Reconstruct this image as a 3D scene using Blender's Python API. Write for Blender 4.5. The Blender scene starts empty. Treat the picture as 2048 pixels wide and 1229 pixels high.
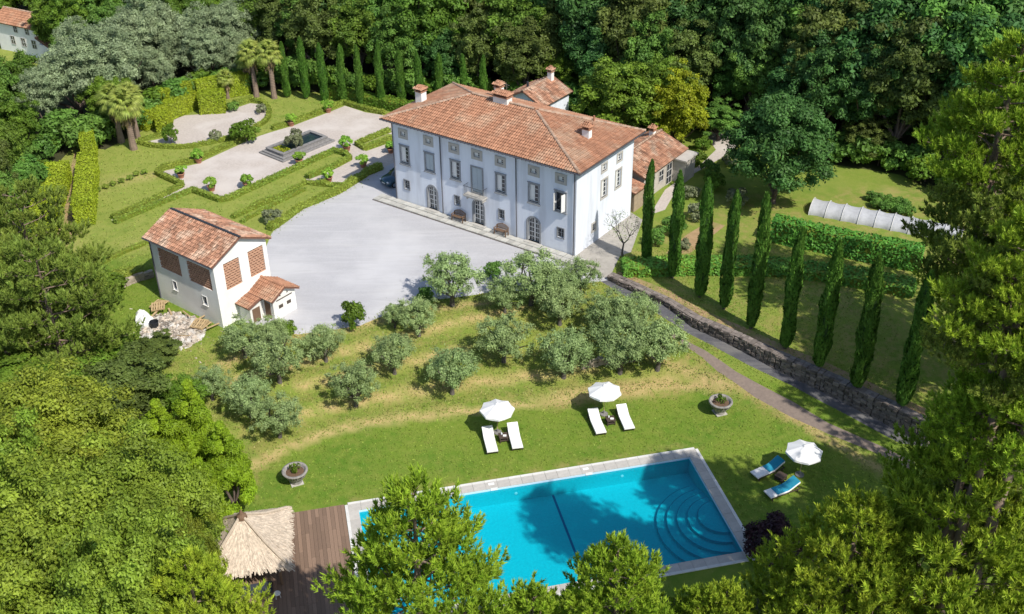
import bpy, math, random
import numpy as np
from mathutils import Vector, Matrix
from mathutils.geometry import delaunay_2d_cdt
random.seed(7); RNG = np.random.default_rng(7)
sc = bpy.context.scene
COL = sc.collection
PI = math.pi

# ------------------------------------------------------------------ camera, light, exposure
H = 48.5
FPX = 2167.0; TH = 0.555; RO = -0.0125
cam_d = bpy.data.cameras.new('camera'); cam = bpy.data.objects.new('camera', cam_d); COL.objects.link(cam)
cam_d.sensor_fit = 'HORIZONTAL'; cam_d.sensor_width = 36.0; cam_d.lens = 36.0 * FPX / 2048.0
cam_d.clip_start = 0.5; cam_d.clip_end = 2000
cam.matrix_world = Matrix.Translation((0, 0, H)) @ Matrix.Rotation(PI / 2 - TH, 4, 'X') @ Matrix.Rotation(RO, 4, 'Z')
sc.camera = cam
SUN_EL = math.radians(49.5)
SUN_H = Vector((0.679, -0.734)).normalized()
w = bpy.data.worlds.new('World'); sc.world = w; w.use_nodes = True
wn = w.node_tree; bgn = wn.nodes['Background']
sky = wn.nodes.new('ShaderNodeTexSky'); sky.sky_type = 'NISHITA'; sky.sun_disc = False
sky.sun_elevation = SUN_EL
sky.sun_rotation = math.atan2(SUN_H.x, SUN_H.y)
wn.links.new(sky.outputs[0], bgn.inputs[0]); bgn.inputs[1].default_value = 0.15
sun_d = bpy.data.lights.new('sun', 'SUN'); sun_d.energy = 5.0; sun_d.angle = math.radians(0.55); sun_d.color = (1.0, 0.95, 0.86)
sun = bpy.data.objects.new('sun', sun_d); COL.objects.link(sun)
sd = Vector((SUN_H.x * math.cos(SUN_EL), SUN_H.y * math.cos(SUN_EL), math.sin(SUN_EL)))
sun.rotation_euler = sd.to_track_quat('Z', 'Y').to_euler(); sun.location = (30, -20, 60)
sc.view_settings.view_transform = 'Standard'; sc.view_settings.look = 'None'
sc.view_settings.exposure = 0.08; sc.view_settings.gamma = 1.0; sc.view_settings.use_curve_mapping = False

# ------------------------------------------------------------------ helpers
CX, CY = 1024.0, 614.5
def ray(px, py):
    X = px - CX; Y = py - CY; c, s = math.cos(-RO), math.sin(-RO)
    X, Y = X * c - Y * s, X * s + Y * c
    ct, st = math.cos(TH), math.sin(TH)
    return Vector((X / FPX, ct - (Y / FPX) * st, -st - (Y / FPX) * ct))
def at(px, py, z):                       # surveyed point: where a sight line meets height z
    d = ray(px, py); t = (z - H) / d.z
    return Vector((d.x * t, d.y * t, z))
def pix(p):
    ct, st = math.cos(TH), math.sin(TH)
    x, y, z = p[0], p[1], p[2] - H
    d = y * ct - z * st; u = y * st + z * ct
    X = FPX * x / d; Y = -FPX * u / d; c, s = math.cos(RO), math.sin(RO)
    return CX + X * c - Y * s, CY + X * s + Y * c

def tag(o, label=None, cat=None, group=None, kind=None):
    if label: o['label'] = label
    if cat: o['category'] = cat
    if group: o['group'] = group
    if kind: o['kind'] = kind
    return o
def empty(name, loc, rz=0.0, label=None, cat=None, group=None, scale=None):
    o = bpy.data.objects.new(name, None); COL.objects.link(o)
    o.location = loc; o.rotation_euler = (0, 0, rz); o.empty_display_size = 0.3
    if scale is not None: o.scale = scale
    return tag(o, label, cat, group)
def link(name, me, parent=None, loc=(0, 0, 0), rot=(0, 0, 0), scale=(1, 1, 1)):
    o = bpy.data.objects.new(name, me); COL.objects.link(o)
    if parent is not None: o.parent = parent
    o.location = loc; o.rotation_euler = rot; o.scale = scale
    return o
KIDS = {}
def copy_tree(o, parent=None):
    c = o.copy(); COL.objects.link(c)
    if parent is not None: c.parent = parent
    for ch in o.children: copy_tree(ch, c)
    return c

class MB:
    def __init__(s): s.v = []; s.f = []; s.t = []; s.n = 0; s.sm = False
    def add(s, vs, fs, tint=0.5):
        k = s.n
        s.v.extend([tuple(p) for p in vs]); s.n += len(vs)
        for f in fs: s.f.append([i + k for i in f]); s.t.append(tint)
        return s
    def box(s, x0, x1, y0, y1, z0, z1, tint=0.5, M=None, jit=0.0):
        vs = [Vector((x, y, z)) for z in (z0, z1) for y in (y0, y1) for x in (x0, x1)]
        if jit: vs = [p + Vector((random.uniform(-jit, jit), random.uniform(-jit, jit), random.uniform(-jit, jit))) for p in vs]
        if M is not None: vs = [M @ p for p in vs]
        return s.add(vs, [(0, 2, 3, 1), (4, 5, 7, 6), (0, 1, 5, 4), (2, 6, 7, 3), (0, 4, 6, 2), (1, 3, 7, 5)], tint)
    def tube(s, pts, rad, n=6, tint=0.5, cap=True):
        pts = [Vector(p) for p in pts]
        if not hasattr(rad, '__len__'): rad = [rad] * len(pts)
        vs = []
        for i, p in enumerate(pts):
            d = (pts[min(i + 1, len(pts) - 1)] - pts[max(i - 1, 0)])
            if d.length < 1e-9: d = Vector((0, 0, 1))
            d.normalize()
            a = d.cross(Vector((0, 0, 1)) if abs(d.z) < 0.9 else Vector((1, 0, 0))).normalized(); b = d.cross(a)
            for k in range(n):
                an = 2 * PI * k / n
                vs.append(p + (a * math.cos(an) + b * math.sin(an)) * rad[i])
        fs = []
        for i in range(len(pts) - 1):
            for k in range(n):
                k2 = (k + 1) % n
                fs.append((i * n + k, i * n + k2, (i + 1) * n + k2, (i + 1) * n + k))
        if cap:
            fs.append(tuple(range(n))); fs.append(tuple(reversed(range((len(pts) - 1) * n, len(pts) * n))))
        return s.add(vs, fs, tint)
    def lathe(s, prof, n=16, c=(0, 0, 0), tint=0.5, sx=1, sy=1, cap=True):
        vs = []
        for r, z in prof:
            for k in range(n):
                an = 2 * PI * k / n
                vs.append((c[0] + r * sx * math.cos(an), c[1] + r * sy * math.sin(an), c[2] + z))
        fs = []
        for i in range(len(prof) - 1):
            for k in range(n):
                k2 = (k + 1) % n
                fs.append((i * n + k, i * n + k2, (i + 1) * n + k2, (i + 1) * n + k))
        if cap:
            fs.append(tuple(reversed(range(n)))); fs.append(tuple(range((len(prof) - 1) * n, len(prof) * n)))
        return s.add(vs, fs, tint)
    def prism(s, poly, z0, z1, tint=0.5):       # ccw xy polygon
        n = len(poly)
        vs = [(p[0], p[1], z0) for p in poly] + [(p[0], p[1], z1) for p in poly]
        fs = [tuple(reversed(range(n))), tuple(range(n, 2 * n))] + [(i, (i + 1) % n, n + (i + 1) % n, n + i) for i in range(n)]
        return s.add(vs, fs, tint)
    def mesh(s, name, mat, smooth=False):
        me = bpy.data.meshes.new(name); me.from_pydata(s.v, [], s.f); me.update()
        a = me.attributes.new('tint', 'FLOAT', 'FACE'); a.data.foreach_set('value', np.array(s.t, dtype=np.float32))
        if mat is not None: me.materials.append(mat)
        if smooth: me.polygons.foreach_set('use_smooth', [True] * len(me.polygons))
        return me
    def build(s, name, mat, parent=None, smooth=False, loc=(0, 0, 0), rz=0, bevel=0):
        o = link(name, s.mesh(name, mat, smooth), parent, loc, (0, 0, rz))
        if bevel:
            m = o.modifiers.new('bevel', 'BEVEL'); m.width = bevel; m.segments = 2; m.limit_method = 'ANGLE'
        return o

def np_mesh(name, V, nv, mat, tint=None):        # V (M*nv,3): M separate polygons of nv corners
    V = np.asarray(V, dtype=np.float32).reshape(-1, 3); M = len(V) // nv
    me = bpy.data.meshes.new(name)
    me.vertices.add(len(V)); me.vertices.foreach_set('co', V.ravel())
    me.loops.add(len(V)); me.loops.foreach_set('vertex_index', np.arange(len(V), dtype=np.int32))
    me.polygons.add(M); me.polygons.foreach_set('loop_start', np.arange(M, dtype=np.int32) * nv)
    me.update(calc_edges=True)
    a = me.attributes.new('tint', 'FLOAT', 'FACE')
    a.data.foreach_set('value', (np.full(M, .5) if tint is None else tint).astype(np.float32))
    if mat is not None: me.materials.append(mat)
    return me

# ------------------------------------------------------------------ materials
def mat(name, c1, c2=None, scale=3.0, rough=0.85, bump=0.0, bscale=20.0, tint=0.0, orand=0.0, trans=0.0, spec=0.3,
        metal=0.0, c3=None, s3=0.4, detail=6.0, stretch=None, huer=0.0, bdist=0.05, coat=0.0):
    m = bpy.data.materials.new(name); m.use_nodes = True; nt = m.node_tree; N = nt.nodes; L = nt.links
    P = N['Principled BSDF']; out = N['Material Output']
    P.inputs['Roughness'].default_value = rough; P.inputs['Specular IOR Level'].default_value = spec; P.inputs['Metallic'].default_value = metal
    P.inputs['Coat Weight'].default_value = coat
    tc = N.new('ShaderNodeTexCoord'); co = tc.outputs['Object']
    if stretch:
        mp = N.new('ShaderNodeMapping'); mp.inputs['Scale'].default_value = stretch; L.new(co, mp.inputs[0]); co = mp.outputs[0]
    col = None
    if c2 is None:
        r = N.new('ShaderNodeRGB'); r.outputs[0].default_value = (*c1, 1); col = r.outputs[0]
    else:
        n = N.new('ShaderNodeTexNoise'); n.inputs['Scale'].default_value = scale; n.inputs['Detail'].default_value = detail; n.inputs['Roughness'].default_value = .65
        L.new(co, n.inputs['Vector'])
        rp = N.new('ShaderNodeValToRGB'); rp.color_ramp.elements[0].position = .32; rp.color_ramp.elements[1].position = .68
        rp.color_ramp.elements[0].color = (*c1, 1); rp.color_ramp.elements[1].color = (*c2, 1)
        L.new(n.outputs[0], rp.inputs[0]); col = rp.outputs[0]
    if c3 is not None:
        n = N.new('ShaderNodeTexNoise'); n.inputs['Scale'].default_value = s3; n.inputs['Detail'].default_value = 5
        L.new(co, n.inputs['Vector'])
        rp = N.new('ShaderNodeValToRGB'); rp.color_ramp.elements[0].position = .48; rp.color_ramp.elements[1].position = .66
        L.new(n.outputs[0], rp.inputs[0])
        mx = N.new('ShaderNodeMix'); mx.data_type = 'RGBA'; L.new(rp.outputs[0], mx.inputs[0]); L.new(col, mx.inputs[6]); mx.inputs[7].default_value = (*c3, 1); col = mx.outputs[2]
    if tint or orand or huer:
        hs = N.new('ShaderNodeHueSaturation'); L.new(col, hs.inputs['Color'])
        v = None
        if tint:
            a = N.new('ShaderNodeAttribute'); a.attribute_name = 'tint'
            ma = N.new('ShaderNodeMath'); ma.operation = 'MULTIPLY_ADD'; L.new(a.outputs['Fac'], ma.inputs[0]); ma.inputs[1].default_value = tint; ma.inputs[2].default_value = 1 - tint / 2; v = ma.outputs[0]
        if orand:
            oi = N.new('ShaderNodeObjectInfo')
            mb = N.new('ShaderNodeMath'); mb.operation = 'MULTIPLY_ADD'; L.new(oi.outputs['Random'], mb.inputs[0]); mb.inputs[1].default_value = orand; mb.inputs[2].default_value = 1 - orand / 2
            if v is None: v = mb.outputs[0]
            else:
                mm = N.new('ShaderNodeMath'); mm.operation = 'MULTIPLY'; L.new(v, mm.inputs[0]); L.new(mb.outputs[0], mm.inputs[1]); v = mm.outputs[0]
        if v is not None: L.new(v, hs.inputs['Value'])
        if huer:
            oi = N.new('ShaderNodeObjectInfo'); f = N.new('ShaderNodeMath'); f.operation = 'MULTIPLY'; L.new(oi.outputs['Random'], f.inputs[0]); f.inputs[1].default_value = 7.31
            fr = N.new('ShaderNodeMath'); fr.operation = 'FRACT'; L.new(f.outputs[0], fr.inputs[0])
            h = N.new('ShaderNodeMath'); h.operation = 'MULTIPLY_ADD'; L.new(fr.outputs[0], h.inputs[0]); h.inputs[1].default_value = huer; h.inputs[2].default_value = .5 - huer / 2
            L.new(h.outputs[0], hs.inputs['Hue'])
        col = hs.outputs[0]
    L.new(col, P.inputs['Base Color'])
    if bump:
        n = N.new('ShaderNodeTexNoise'); n.inputs['Scale'].default_value = bscale; n.inputs['Detail'].default_value = 4
        L.new(co, n.inputs['Vector'])
        b = N.new('ShaderNodeBump'); b.inputs['Strength'].default_value = bump; b.inputs['Distance'].default_value = bdist
        L.new(n.outputs[0], b.inputs['Height']); L.new(b.outputs[0], P.inputs['Normal'])
    if trans:
        t = N.new('ShaderNodeBsdfTranslucent'); L.new(col, t.inputs[0])
        mx = N.new('ShaderNodeMixShader'); mx.inputs[0].default_value = trans
        L.new(P.outputs[0], mx.inputs[1]); L.new(t.outputs[0], mx.inputs[2]); L.new(mx.outputs[0], out.inputs[0])
    return m

def leafmat(name, c1, c2, tint=.9, orand=.28, huer=.02, trans=.35, scale=.6, rough=.55):
    return mat(name, c1, c2, scale=scale, rough=rough, tint=tint, orand=orand, huer=huer, trans=trans, spec=.25, detail=3)

M = {}
M['plaster'] = mat('white_plaster', (.86, .85, .82), (.78, .77, .74), scale=.8, bump=.15, bscale=8, rough=.9, c3=(.72, .70, .66), s3=.35)
M['villa_plaster'] = mat('villa_plaster', (.74, .78, .85), (.68, .72, .80), scale=.7, bump=.15, bscale=10, rough=.9, c3=(.60, .63, .69), s3=.5, stretch=(2.2, 2.2, .35))
M['tile'] = mat('terracotta_tile', (.41, .21, .125), (.33, .16, .095), scale=1.6, rough=.85, tint=.5, c3=(.42, .27, .18), s3=.5, bump=.2, bscale=18)
M['tile_old'] = mat('weathered_tile', (.42, .22, .135), (.30, .155, .10), scale=2.0, rough=.9, tint=.95, c3=(.46, .33, .24), s3=.8, bump=.2, bscale=18)
M['tile_bed'] = mat('roof_bed', (.22, .10, .065), (.13, .07, .05), scale=4)
M['ridge'] = mat('mortared_ridge', (.42, .30, .22), (.30, .2, .14), scale=6, tint=.5)
M['stone_frame'] = mat('grey_stone_trim', (.30, .31, .32), (.22, .23, .25), scale=3, bump=.2)
M['stone_pale'] = mat('pale_stone_trim', (.48, .46, .42), (.40, .38, .35), scale=3, bump=.2)
M['pane'] = mat('window_glass', (.03, .035, .045), rough=.08, spec=.6)
M['white_paint'] = mat('white_paint', (.75, .75, .73), rough=.5)
M['shutter'] = mat('grey_shutter', (.42, .48, .52), rough=.6)
M['metal_dark'] = mat('dark_metal', (.05, .055, .065), rough=.5, metal=.3)
M['copper'] = mat('grey_downspout', (.12, .12, .14), rough=.5, metal=.4)
M['wood'] = mat('weathered_wood', (.20, .125, .08), (.13, .08, .05), scale=4, rough=.8, stretch=(8, 1, 1), tint=.3)
M['wood_pale'] = mat('pale_pallet_wood', (.50, .37, .20), (.38, .27, .15), scale=6, rough=.85, tint=.4)
M['deck'] = mat('deck_boards', (.25, .165, .115), (.18, .12, .085), scale=3, rough=.75, tint=.5, stretch=(6, 6, .7), bump=.15)
M['brick'] = mat('terracotta_brick', (.44, .26, .175), (.36, .21, .14), scale=5, rough=.9, tint=.6)
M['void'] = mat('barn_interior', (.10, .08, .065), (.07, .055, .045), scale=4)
M['stone'] = mat('rubble_stone', (.20, .17, .15), (.13, .11, .10), scale=3, rough=.95, tint=.9, bump=.4, bscale=10)
M['mortar'] = mat('wall_mortar', (.12, .10, .085), (.08, .07, .06), scale=5)
M['cop_stone'] = mat('coping_stone', (.50, .47, .43), (.42, .40, .37), scale=3, rough=.8, tint=.3, orand=.14, bump=.15)
M['cop_edge'] = mat('coping_edge', (.66, .65, .62), (.58, .57, .55), scale=3, rough=.8, orand=.12)
M['slab'] = mat('apron_slab', (.48, .46, .42), (.36, .36, .33), scale=2, rough=.9, orand=.35, bump=.2)
M['gravel'] = mat('pale_gravel', (.45, .445, .46), (.385, .38, .395), scale=9, rough=1, bump=.5, bscale=45, c3=(.51, .505, .515), s3=.16, detail=9)
M['gravel_warm'] = mat('garden_gravel', (.52, .46, .415), (.41, .36, .32), scale=4.5, rough=1, bump=.5, bscale=30, c3=(.54, .49, .45), s3=.3, detail=9)
M['asphalt'] = mat('worn_asphalt', (.105, .105, .115), (.075, .075, .085), scale=2.5, rough=.9, bump=.3, bscale=40, c3=(.15, .145, .14), s3=.5)
M['dirt'] = mat('dry_dirt', (.40, .27, .15), (.29, .20, .10), scale=2, rough=1, bump=.5, bscale=12, c3=(.23, .22, .07), s3=.7)
M['path_brick'] = mat('path_brick', (.32, .25, .205), (.24, .19, .16), scale=4, rough=.95, tint=.5)
M['patio'] = mat('stone_paving', (.40, .37, .33), (.28, .26, .23), scale=1.4, rough=.95, bump=.4, bscale=12)
M['floor'] = mat('forest_floor', (.055, .05, .025), (.035, .045, .012), scale=.5, rough=1, bump=.6, bscale=6, c3=(.075, .09, .02), s3=.15)
M['bark'] = mat('bark', (.16, .125, .10), (.09, .07, .055), scale=4, rough=1, stretch=(3, 3, .6), bump=.6)
M['bark_olive'] = mat('olive_bark', (.15, .13, .115), (.08, .07, .06), scale=4, rough=1, stretch=(3, 3, .6), bump=.6)
M['bark_pine'] = mat('pine_bark', (.27, .20, .15), (.17, .125, .095), scale=3, rough=1, bump=.5)
M['pot'] = mat('terracotta_pot', (.42, .20, .12), (.33, .16, .10), scale=6, rough=.9)
M['urn'] = mat('mossy_stone_urn', (.36, .33, .30), (.17, .165, .16), scale=3.5, rough=.95, bump=.4)
M['soil'] = mat('potting_soil', (.10, .06, .04), (.16, .10, .06), scale=10, rough=1, bump=.6)
M['canvas'] = mat('white_canvas', (.82, .82, .82), rough=.8, trans=.12)
M['cushion'] = mat('white_cushion', (.82, .81, .80), (.77, .76, .75), scale=5, rough=.9)
M['towel'] = mat('teal_towel', (.02, .24, .36), (.03, .30, .44), scale=8, rough=.95, bump=.4, bscale=60)
M['wicker'] = mat('dark_wicker', (.05, .035, .03), (.09, .065, .05), scale=30, rough=.7)
M['thatch'] = mat('straw_thatch', (.62, .52, .41), (.45, .37, .29), scale=7, rough=1, stretch=(1, 1, .5), tint=.5)
M['tank_water'] = mat('dark_pond_water', (.02, .035, .045), rough=.06, spec=.6)
M['tank_stone'] = mat('basin_stone', (.27, .26, .255), (.16, .155, .15), scale=4, rough=.9, bump=.3, tint=.3)
M['statue'] = mat('white_statue_stone', (.66, .64, .60), (.5, .49, .46), scale=8, rough=.9)
M['car'] = mat('dark_teal_car_paint', (.008, .05, .085), rough=.22, spec=.6, coat=.6)
M['rubber'] = mat('tyre_rubber', (.02, .02, .02), rough=.9)
M['chrome'] = mat('bright_metal', (.6, .6, .62), rough=.25, metal=.9)
M['lamp'] = mat('lamp_glass', (.7, .72, .75), rough=.1, spec=.7)
M['fleece'] = mat('white_fleece_cover', (.56, .57, .60), (.44, .45, .47), scale=2.5, rough=.7, trans=.2, bump=.3, bscale=4)
M['sheet'] = mat('white_rubble_sheet', (.66, .64, .61), (.45, .42, .38), scale=3.2, rough=.95, bump=.8, bscale=9, c3=(.36, .31, .24), s3=1.2)
M['black_plastic'] = mat('black_plastic', (.02, .022, .028), rough=.5)
M['charcoal'] = mat('charcoal_fabric', (.045, .055, .075), (.035, .042, .06), scale=8, rough=.85)
M['pool_tile'] = mat('turquoise_pool_tile', (.008, .45, .52), (.014, .54, .60), scale=7, rough=.6, detail=8, bump=.25, bscale=3.5, bdist=.08)
M['step_line'] = mat('step_edge_tile', (.008, .25, .36), rough=.6)
M['pool_line'] = mat('dark_lane_tile', (.01, .12, .25), rough=.6)

def grass_material():
    m = bpy.data.materials.new('lawn_grass'); m.use_nodes = True; nt = m.node_tree; N = nt.nodes; L = nt.links
    P = N['Principled BSDF']; P.inputs['Roughness'].default_value = .95; P.inputs['Specular IOR Level'].default_value = .1
    tc = N.new('ShaderNodeTexCoord')
    def noise(s, d=6, r=.6):
        n = N.new('ShaderNodeTexNoise'); n.inputs['Scale'].default_value = s; n.inputs['Detail'].default_value = d; n.inputs['Roughness'].default_value = r
        L.new(tc.outputs['Object'], n.inputs['Vector']); return n.outputs[0]
    def ramp(x, a, b):
        r = N.new('ShaderNodeValToRGB'); r.color_ramp.elements[0].position = a; r.color_ramp.elements[1].position = b; L.new(x, r.inputs[0]); return r.outputs[0]
    def mix(f, a, b):
        x = N.new('ShaderNodeMix'); x.data_type = 'RGBA'
        if isinstance(f, float): x.inputs[0].default_value = f
        else: L.new(f, x.inputs[0])
        for i, c in ((6, a), (7, b)):
            if isinstance(c, tuple): x.inputs[i].default_value = (*c, 1)
            else: L.new(c, x.inputs[i])
        return x.outputs[2]
    def math_(op, a, b):
        x = N.new('ShaderNodeMath'); x.operation = op; x.use_clamp = True
        for i, c in ((0, a), (1, b)):
            if isinstance(c, (int, float)): x.inputs[i].default_value = c
            else: L.new(c, x.inputs[i])
        return x.outputs[0]
    g = mix(ramp(noise(.22), .38, .62), (.125, .225, .026), (.225, .29, .042))
    g = mix(ramp(noise(1.3), .4, .7), g, (.27, .30, .06))
    fine = ramp(noise(14, 8, .8), .3, .7)
    g = mix(math_('MULTIPLY', ramp(noise(3.6, 10, .85), .35, .62), .38), g, (.085, .17, .018))
    g = mix(math_('MULTIPLY', fine, .45), g, (.075, .155, .016))
    a = N.new('ShaderNodeAttribute'); a.attribute_name = 'yellow'
    g = mix(math_('MULTIPLY', a.outputs['Fac'], ramp(noise(.9), .1, .8)), g, (.32, .33, .085))
    b = N.new('ShaderNodeAttribute'); b.attribute_name = 'dry'
    dn = math_('MULTIPLY', b.outputs['Fac'], ramp(noise(3.0, 8, .7), .2, .5))
    g = mix(dn, g, (.47, .355, .16))
    c = N.new('ShaderNodeAttribute'); c.attribute_name = 'worn'
    g = mix(math_('MULTIPLY', c.outputs['Fac'], ramp(noise(1.1, 8, .7), .45, .62)), g, (.36, .27, .11))
    g = mix(math_('MULTIPLY', ramp(noise(.55, 8, .75), .60, .72), .55), g, (.34, .29, .10))
    L.new(g, P.inputs['Base Color'])
    bp = N.new('ShaderNodeBump'); bp.inputs['Strength'].default_value = .7; bp.inputs['Distance'].default_value = .12
    L.new(noise(9, 8, .8), bp.inputs['Height']); L.new(bp.outputs[0], P.inputs['Normal'])
    return m
M['grass'] = grass_material()

def water_material():
    m = bpy.data.materials.new('pool_water'); m.use_nodes = True; nt = m.node_tree; N = nt.nodes; L = nt.links
    N.remove(N['Principled BSDF']); out = N['Material Output']
    tr = N.new('ShaderNodeBsdfTransparent'); tr.inputs[0].default_value = (.42, .90, .97, 1)
    gl = N.new('ShaderNodeBsdfGlossy'); gl.inputs['Roughness'].default_value = .04
    fr = N.new('ShaderNodeFresnel'); fr.inputs[0].default_value = 1.33
    tc = N.new('ShaderNodeTexCoord')
    n = N.new('ShaderNodeTexNoise'); n.inputs['Scale'].default_value = 4.5; n.inputs['Detail'].default_value = 6; L.new(tc.outputs['Object'], n.inputs['Vector'])
    b = N.new('ShaderNodeBump'); b.inputs['Strength'].default_value = .35; b.inputs['Distance'].default_value = .08
    L.new(n.outputs[0], b.inputs['Height']); L.new(b.outputs[0], gl.inputs['Normal']); L.new(b.outputs[0], fr.inputs['Normal'])
    mx = N.new('ShaderNodeMixShader'); L.new(fr.outputs[0], mx.inputs[0]); L.new(tr.outputs[0], mx.inputs[1]); L.new(gl.outputs[0], mx.inputs[2])
    L.new(mx.outputs[0], out.inputs[0]); return m
M['water'] = water_material()

# ------------------------------------------------------------------ terrain
ZC = 2.4
def wp(lst, z): return [at(p[0], p[1], p[2] if len(p) > 2 else z).xy for p in lst]
PU = Vector((math.cos(math.radians(12.6)), math.sin(math.radians(12.6)))); PV = Vector((PU.y, -PU.x))
PO = Vector((-11.2, 53.9)); PW, PD = 24.6, 11.1
def pool_pt(a, b): return PO + PU * a + PV * b
lawn_top = wp([(420, 985), (520, 918), (600, 882), (700, 852), (800, 834), (1000, 812), (1150, 790), (1400, 775), (1500, 822), (1600, 872), (1765, 930)], 0)
lawn_poly = lawn_top + [Vector((36, 52)), Vector((40, 38)), Vector((-22, 40)), Vector((-24, 50))]
court_edge = wp([(-60, 640), (150, 690), (300, 705), (440, 708), (470, 692), (595, 668), (720, 650), (830, 604), (1000, 582), (1090, 577), (1203, 563)], ZC)
wall_foot = [at(*p).xy for p in [(1217, 560, 2.4), (1270, 583, 2.25), (1326, 612, 2.0), (1385, 652, 1.7), (1473, 696, 1.3), (1546, 736, .95), (1638, 780, .6), (1762, 843, .3), (1860, 895, .2)]]
wall_z = [2.4, 2.25, 2.0, 1.7, 1.3, .95, .6, .3, .2]
drive_left = [at(*p).xy for p in [(1202, 563, 2.4), (1250, 590, 2.25), (1310, 627, 2.0), (1374, 663, 1.7), (1440, 702, 1.3), (1499, 735, .95), (1583, 775, .6), (1700, 836, .3), (1800, 888, .2)]]
upper_poly = court_edge + [wall_foot[0], wall_foot[0] + Vector((6, 6)), Vector((60, 70)), Vector((115, 70)), Vector((115, 132)), Vector((-125, 132)), Vector((-125, 75))]

def pip(poly, X, Y):
    X = np.asarray(X, float); Y = np.asarray(Y, float); ins = np.zeros(X.shape, bool); n = len(poly)
    for i in range(n):
        x1, y1 = poly[i]; x2, y2 = poly[(i + 1) % n]
        if y1 == y2: continue
        c = ((y1 > Y) != (y2 > Y)) & (X < (x2 - x1) * (Y - y1) / (y2 - y1) + x1)
        ins ^= c
    return ins
def dist_poly(pl, X, Y):           # distance to an open polyline and the position along it (0..n-1)
    X = np.asarray(X, float); Y = np.asarray(Y, float)
    best = np.full(X.shape, 1e9); tt = np.zeros(X.shape)
    for i in range(len(pl) - 1):
        ax, ay = pl[i]; bx, by = pl[i + 1]; dx, dy = bx - ax, by - ay; l2 = dx * dx + dy * dy + 1e-12
        t = np.clip(((X - ax) * dx + (Y - ay) * dy) / l2, 0, 1)
        d = np.hypot(X - ax - t * dx, Y - ay - t * dy); k = d < best
        best = np.where(k, d, best); tt = np.where(k, i + t, tt)
    return best, tt
GX0, GX1, GY0, GY1 = -130, 130, 10, 230
gx, gy = np.meshgrid(np.arange(GX0, GX1 + 1.0), np.arange(GY0, GY1 + 1.0))
fix = np.zeros(gx.shape, bool); zz = np.full(gx.shape, 1.0)
def setz(mask, v):
    fix[mask] = True; zz[mask] = (v if np.isscalar(v) else v[mask])
setz(gy > 131, ZC + np.clip(gy - 132, 0, 60) * .24 * np.clip((gx + 75) / 40, .12, 1))
setz(pip(upper_poly, gx, gy) & (gy <= 131), ZC)
setz(pip(lawn_poly, gx, gy), 0.0)
drive_poly = drive_left + list(reversed(wall_foot))
dd, tt = dist_poly(wall_foot, gx, gy)
setz((dd < 3.0) & (gx > wall_foot[0].x - 1), np.interp(tt, range(9), wall_z))
setz((gy < 25), -3.0); setz((gx > 60) & (gy < 70), 1.0); setz((gx < -60) & (gy < 60), 0.5)
z0 = zz.copy()
for it in range(2200):
    a = zz.copy(); a[1:-1, 1:-1] = .25 * (zz[:-2, 1:-1] + zz[2:, 1:-1] + zz[1:-1, :-2] + zz[1:-1, 2:])
    a[:, 0] = a[:, 1]; a[:, -1] = a[:, -2]
    zz = np.where(fix, z0, a)
for it in range(2):
    zz[1:-1, 1:-1] = .5 * zz[1:-1, 1:-1] + .125 * (zz[:-2, 1:-1] + zz[2:, 1:-1] + zz[1:-1, :-2] + zz[1:-1, 2:])
wall_top_line = [p + Vector((.45, .6)) for p in wall_foot]
terr_poly = wall_top_line + [Vector((42, 50)), Vector((115, 50)), Vector((115, 96)), Vector((40, 96)), Vector((18, 92)), Vector((10.5, 84))]
def field(X, Y):
    X = np.clip(np.asarray(X, float), GX0, GX1 - .001) - GX0; Y = np.clip(np.asarray(Y, float), GY0, GY1 - .001) - GY0
    i = X.astype(int); j = Y.astype(int); fx = X - i; fy = Y - j
    i1 = np.minimum(i + 1, zz.shape[1] - 1); j1 = np.minimum(j + 1, zz.shape[0] - 1)
    return (zz[j, i] * (1 - fx) + zz[j, i1] * fx) * (1 - fy) + (zz[j1, i] * (1 - fx) + zz[j1, i1] * fx) * fy
def terrace_z(X, Y):
    d, t = dist_poly(wall_top_line, X, Y)
    return ZC + .1 * np.clip((np.asarray(X, float) - 9.5) / 7, 0, 1) * np.clip((97 - np.asarray(Y, float)) / 8, 0, 1) - .72 * np.clip((t - 1.5) / 5.5, 0, 1) * np.clip(1 - d / 14, 0, 1)
def zf(X, Y):
    X = np.asarray(X, float); Y = np.asarray(Y, float)
    z = field(X, Y)
    t = pip(terr_poly, X, Y)
    zt = terrace_z(X, Y)
    # small terraces on the olive slope
    s = (z > .05) & (z < 2.35) & (X < 16) & (X > -40)
    z = np.where(s, z + .13 * np.sin(z * 2 * PI / .6), z)
    return np.where(t, zt, z)
def gz(x, y): return float(zf(np.array([x]), np.array([y]))[0])
def ground(px, py):                # sight line meets the ground
    z = 1.5
    for _ in range(12):
        p = at(px, py, z); z = .5 * z + .5 * gz(p.x, p.y)
    return Vector((p.x, p.y, gz(p.x, p.y)))
def on_terrace(px, py):
    z = ZC
    for _ in range(14): p = at(px, py, z); z = .5 * z + .5 * float(terrace_z(np.array([p.x]), np.array([p.y]))[0])
    return at(px, py, z)
def gpl(lst): return [ground(*p).xy for p in lst]

def subdiv(poly, step=1.0, closed=True):
    out = []
    n = len(poly)
    for i in range(n if closed else n - 1):
        a = Vector(poly[i]); b = Vector(poly[(i + 1) % n]); k = max(1, int((b - a).length / step))
        for j in range(k): out.append(a + (b - a) * (j / k))
    if not closed: out.append(Vector(poly[-1]))
    return out
def smooth_line(pts, it=2):
    pts = [Vector(p) for p in pts]
    for _ in range(it):
        q = [pts[0]]
        for a, b in zip(pts[:-1], pts[1:]): q += [a * .75 + b * .25, a * .25 + b * .75]
        q.append(pts[-1]); pts = q
    return pts

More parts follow.
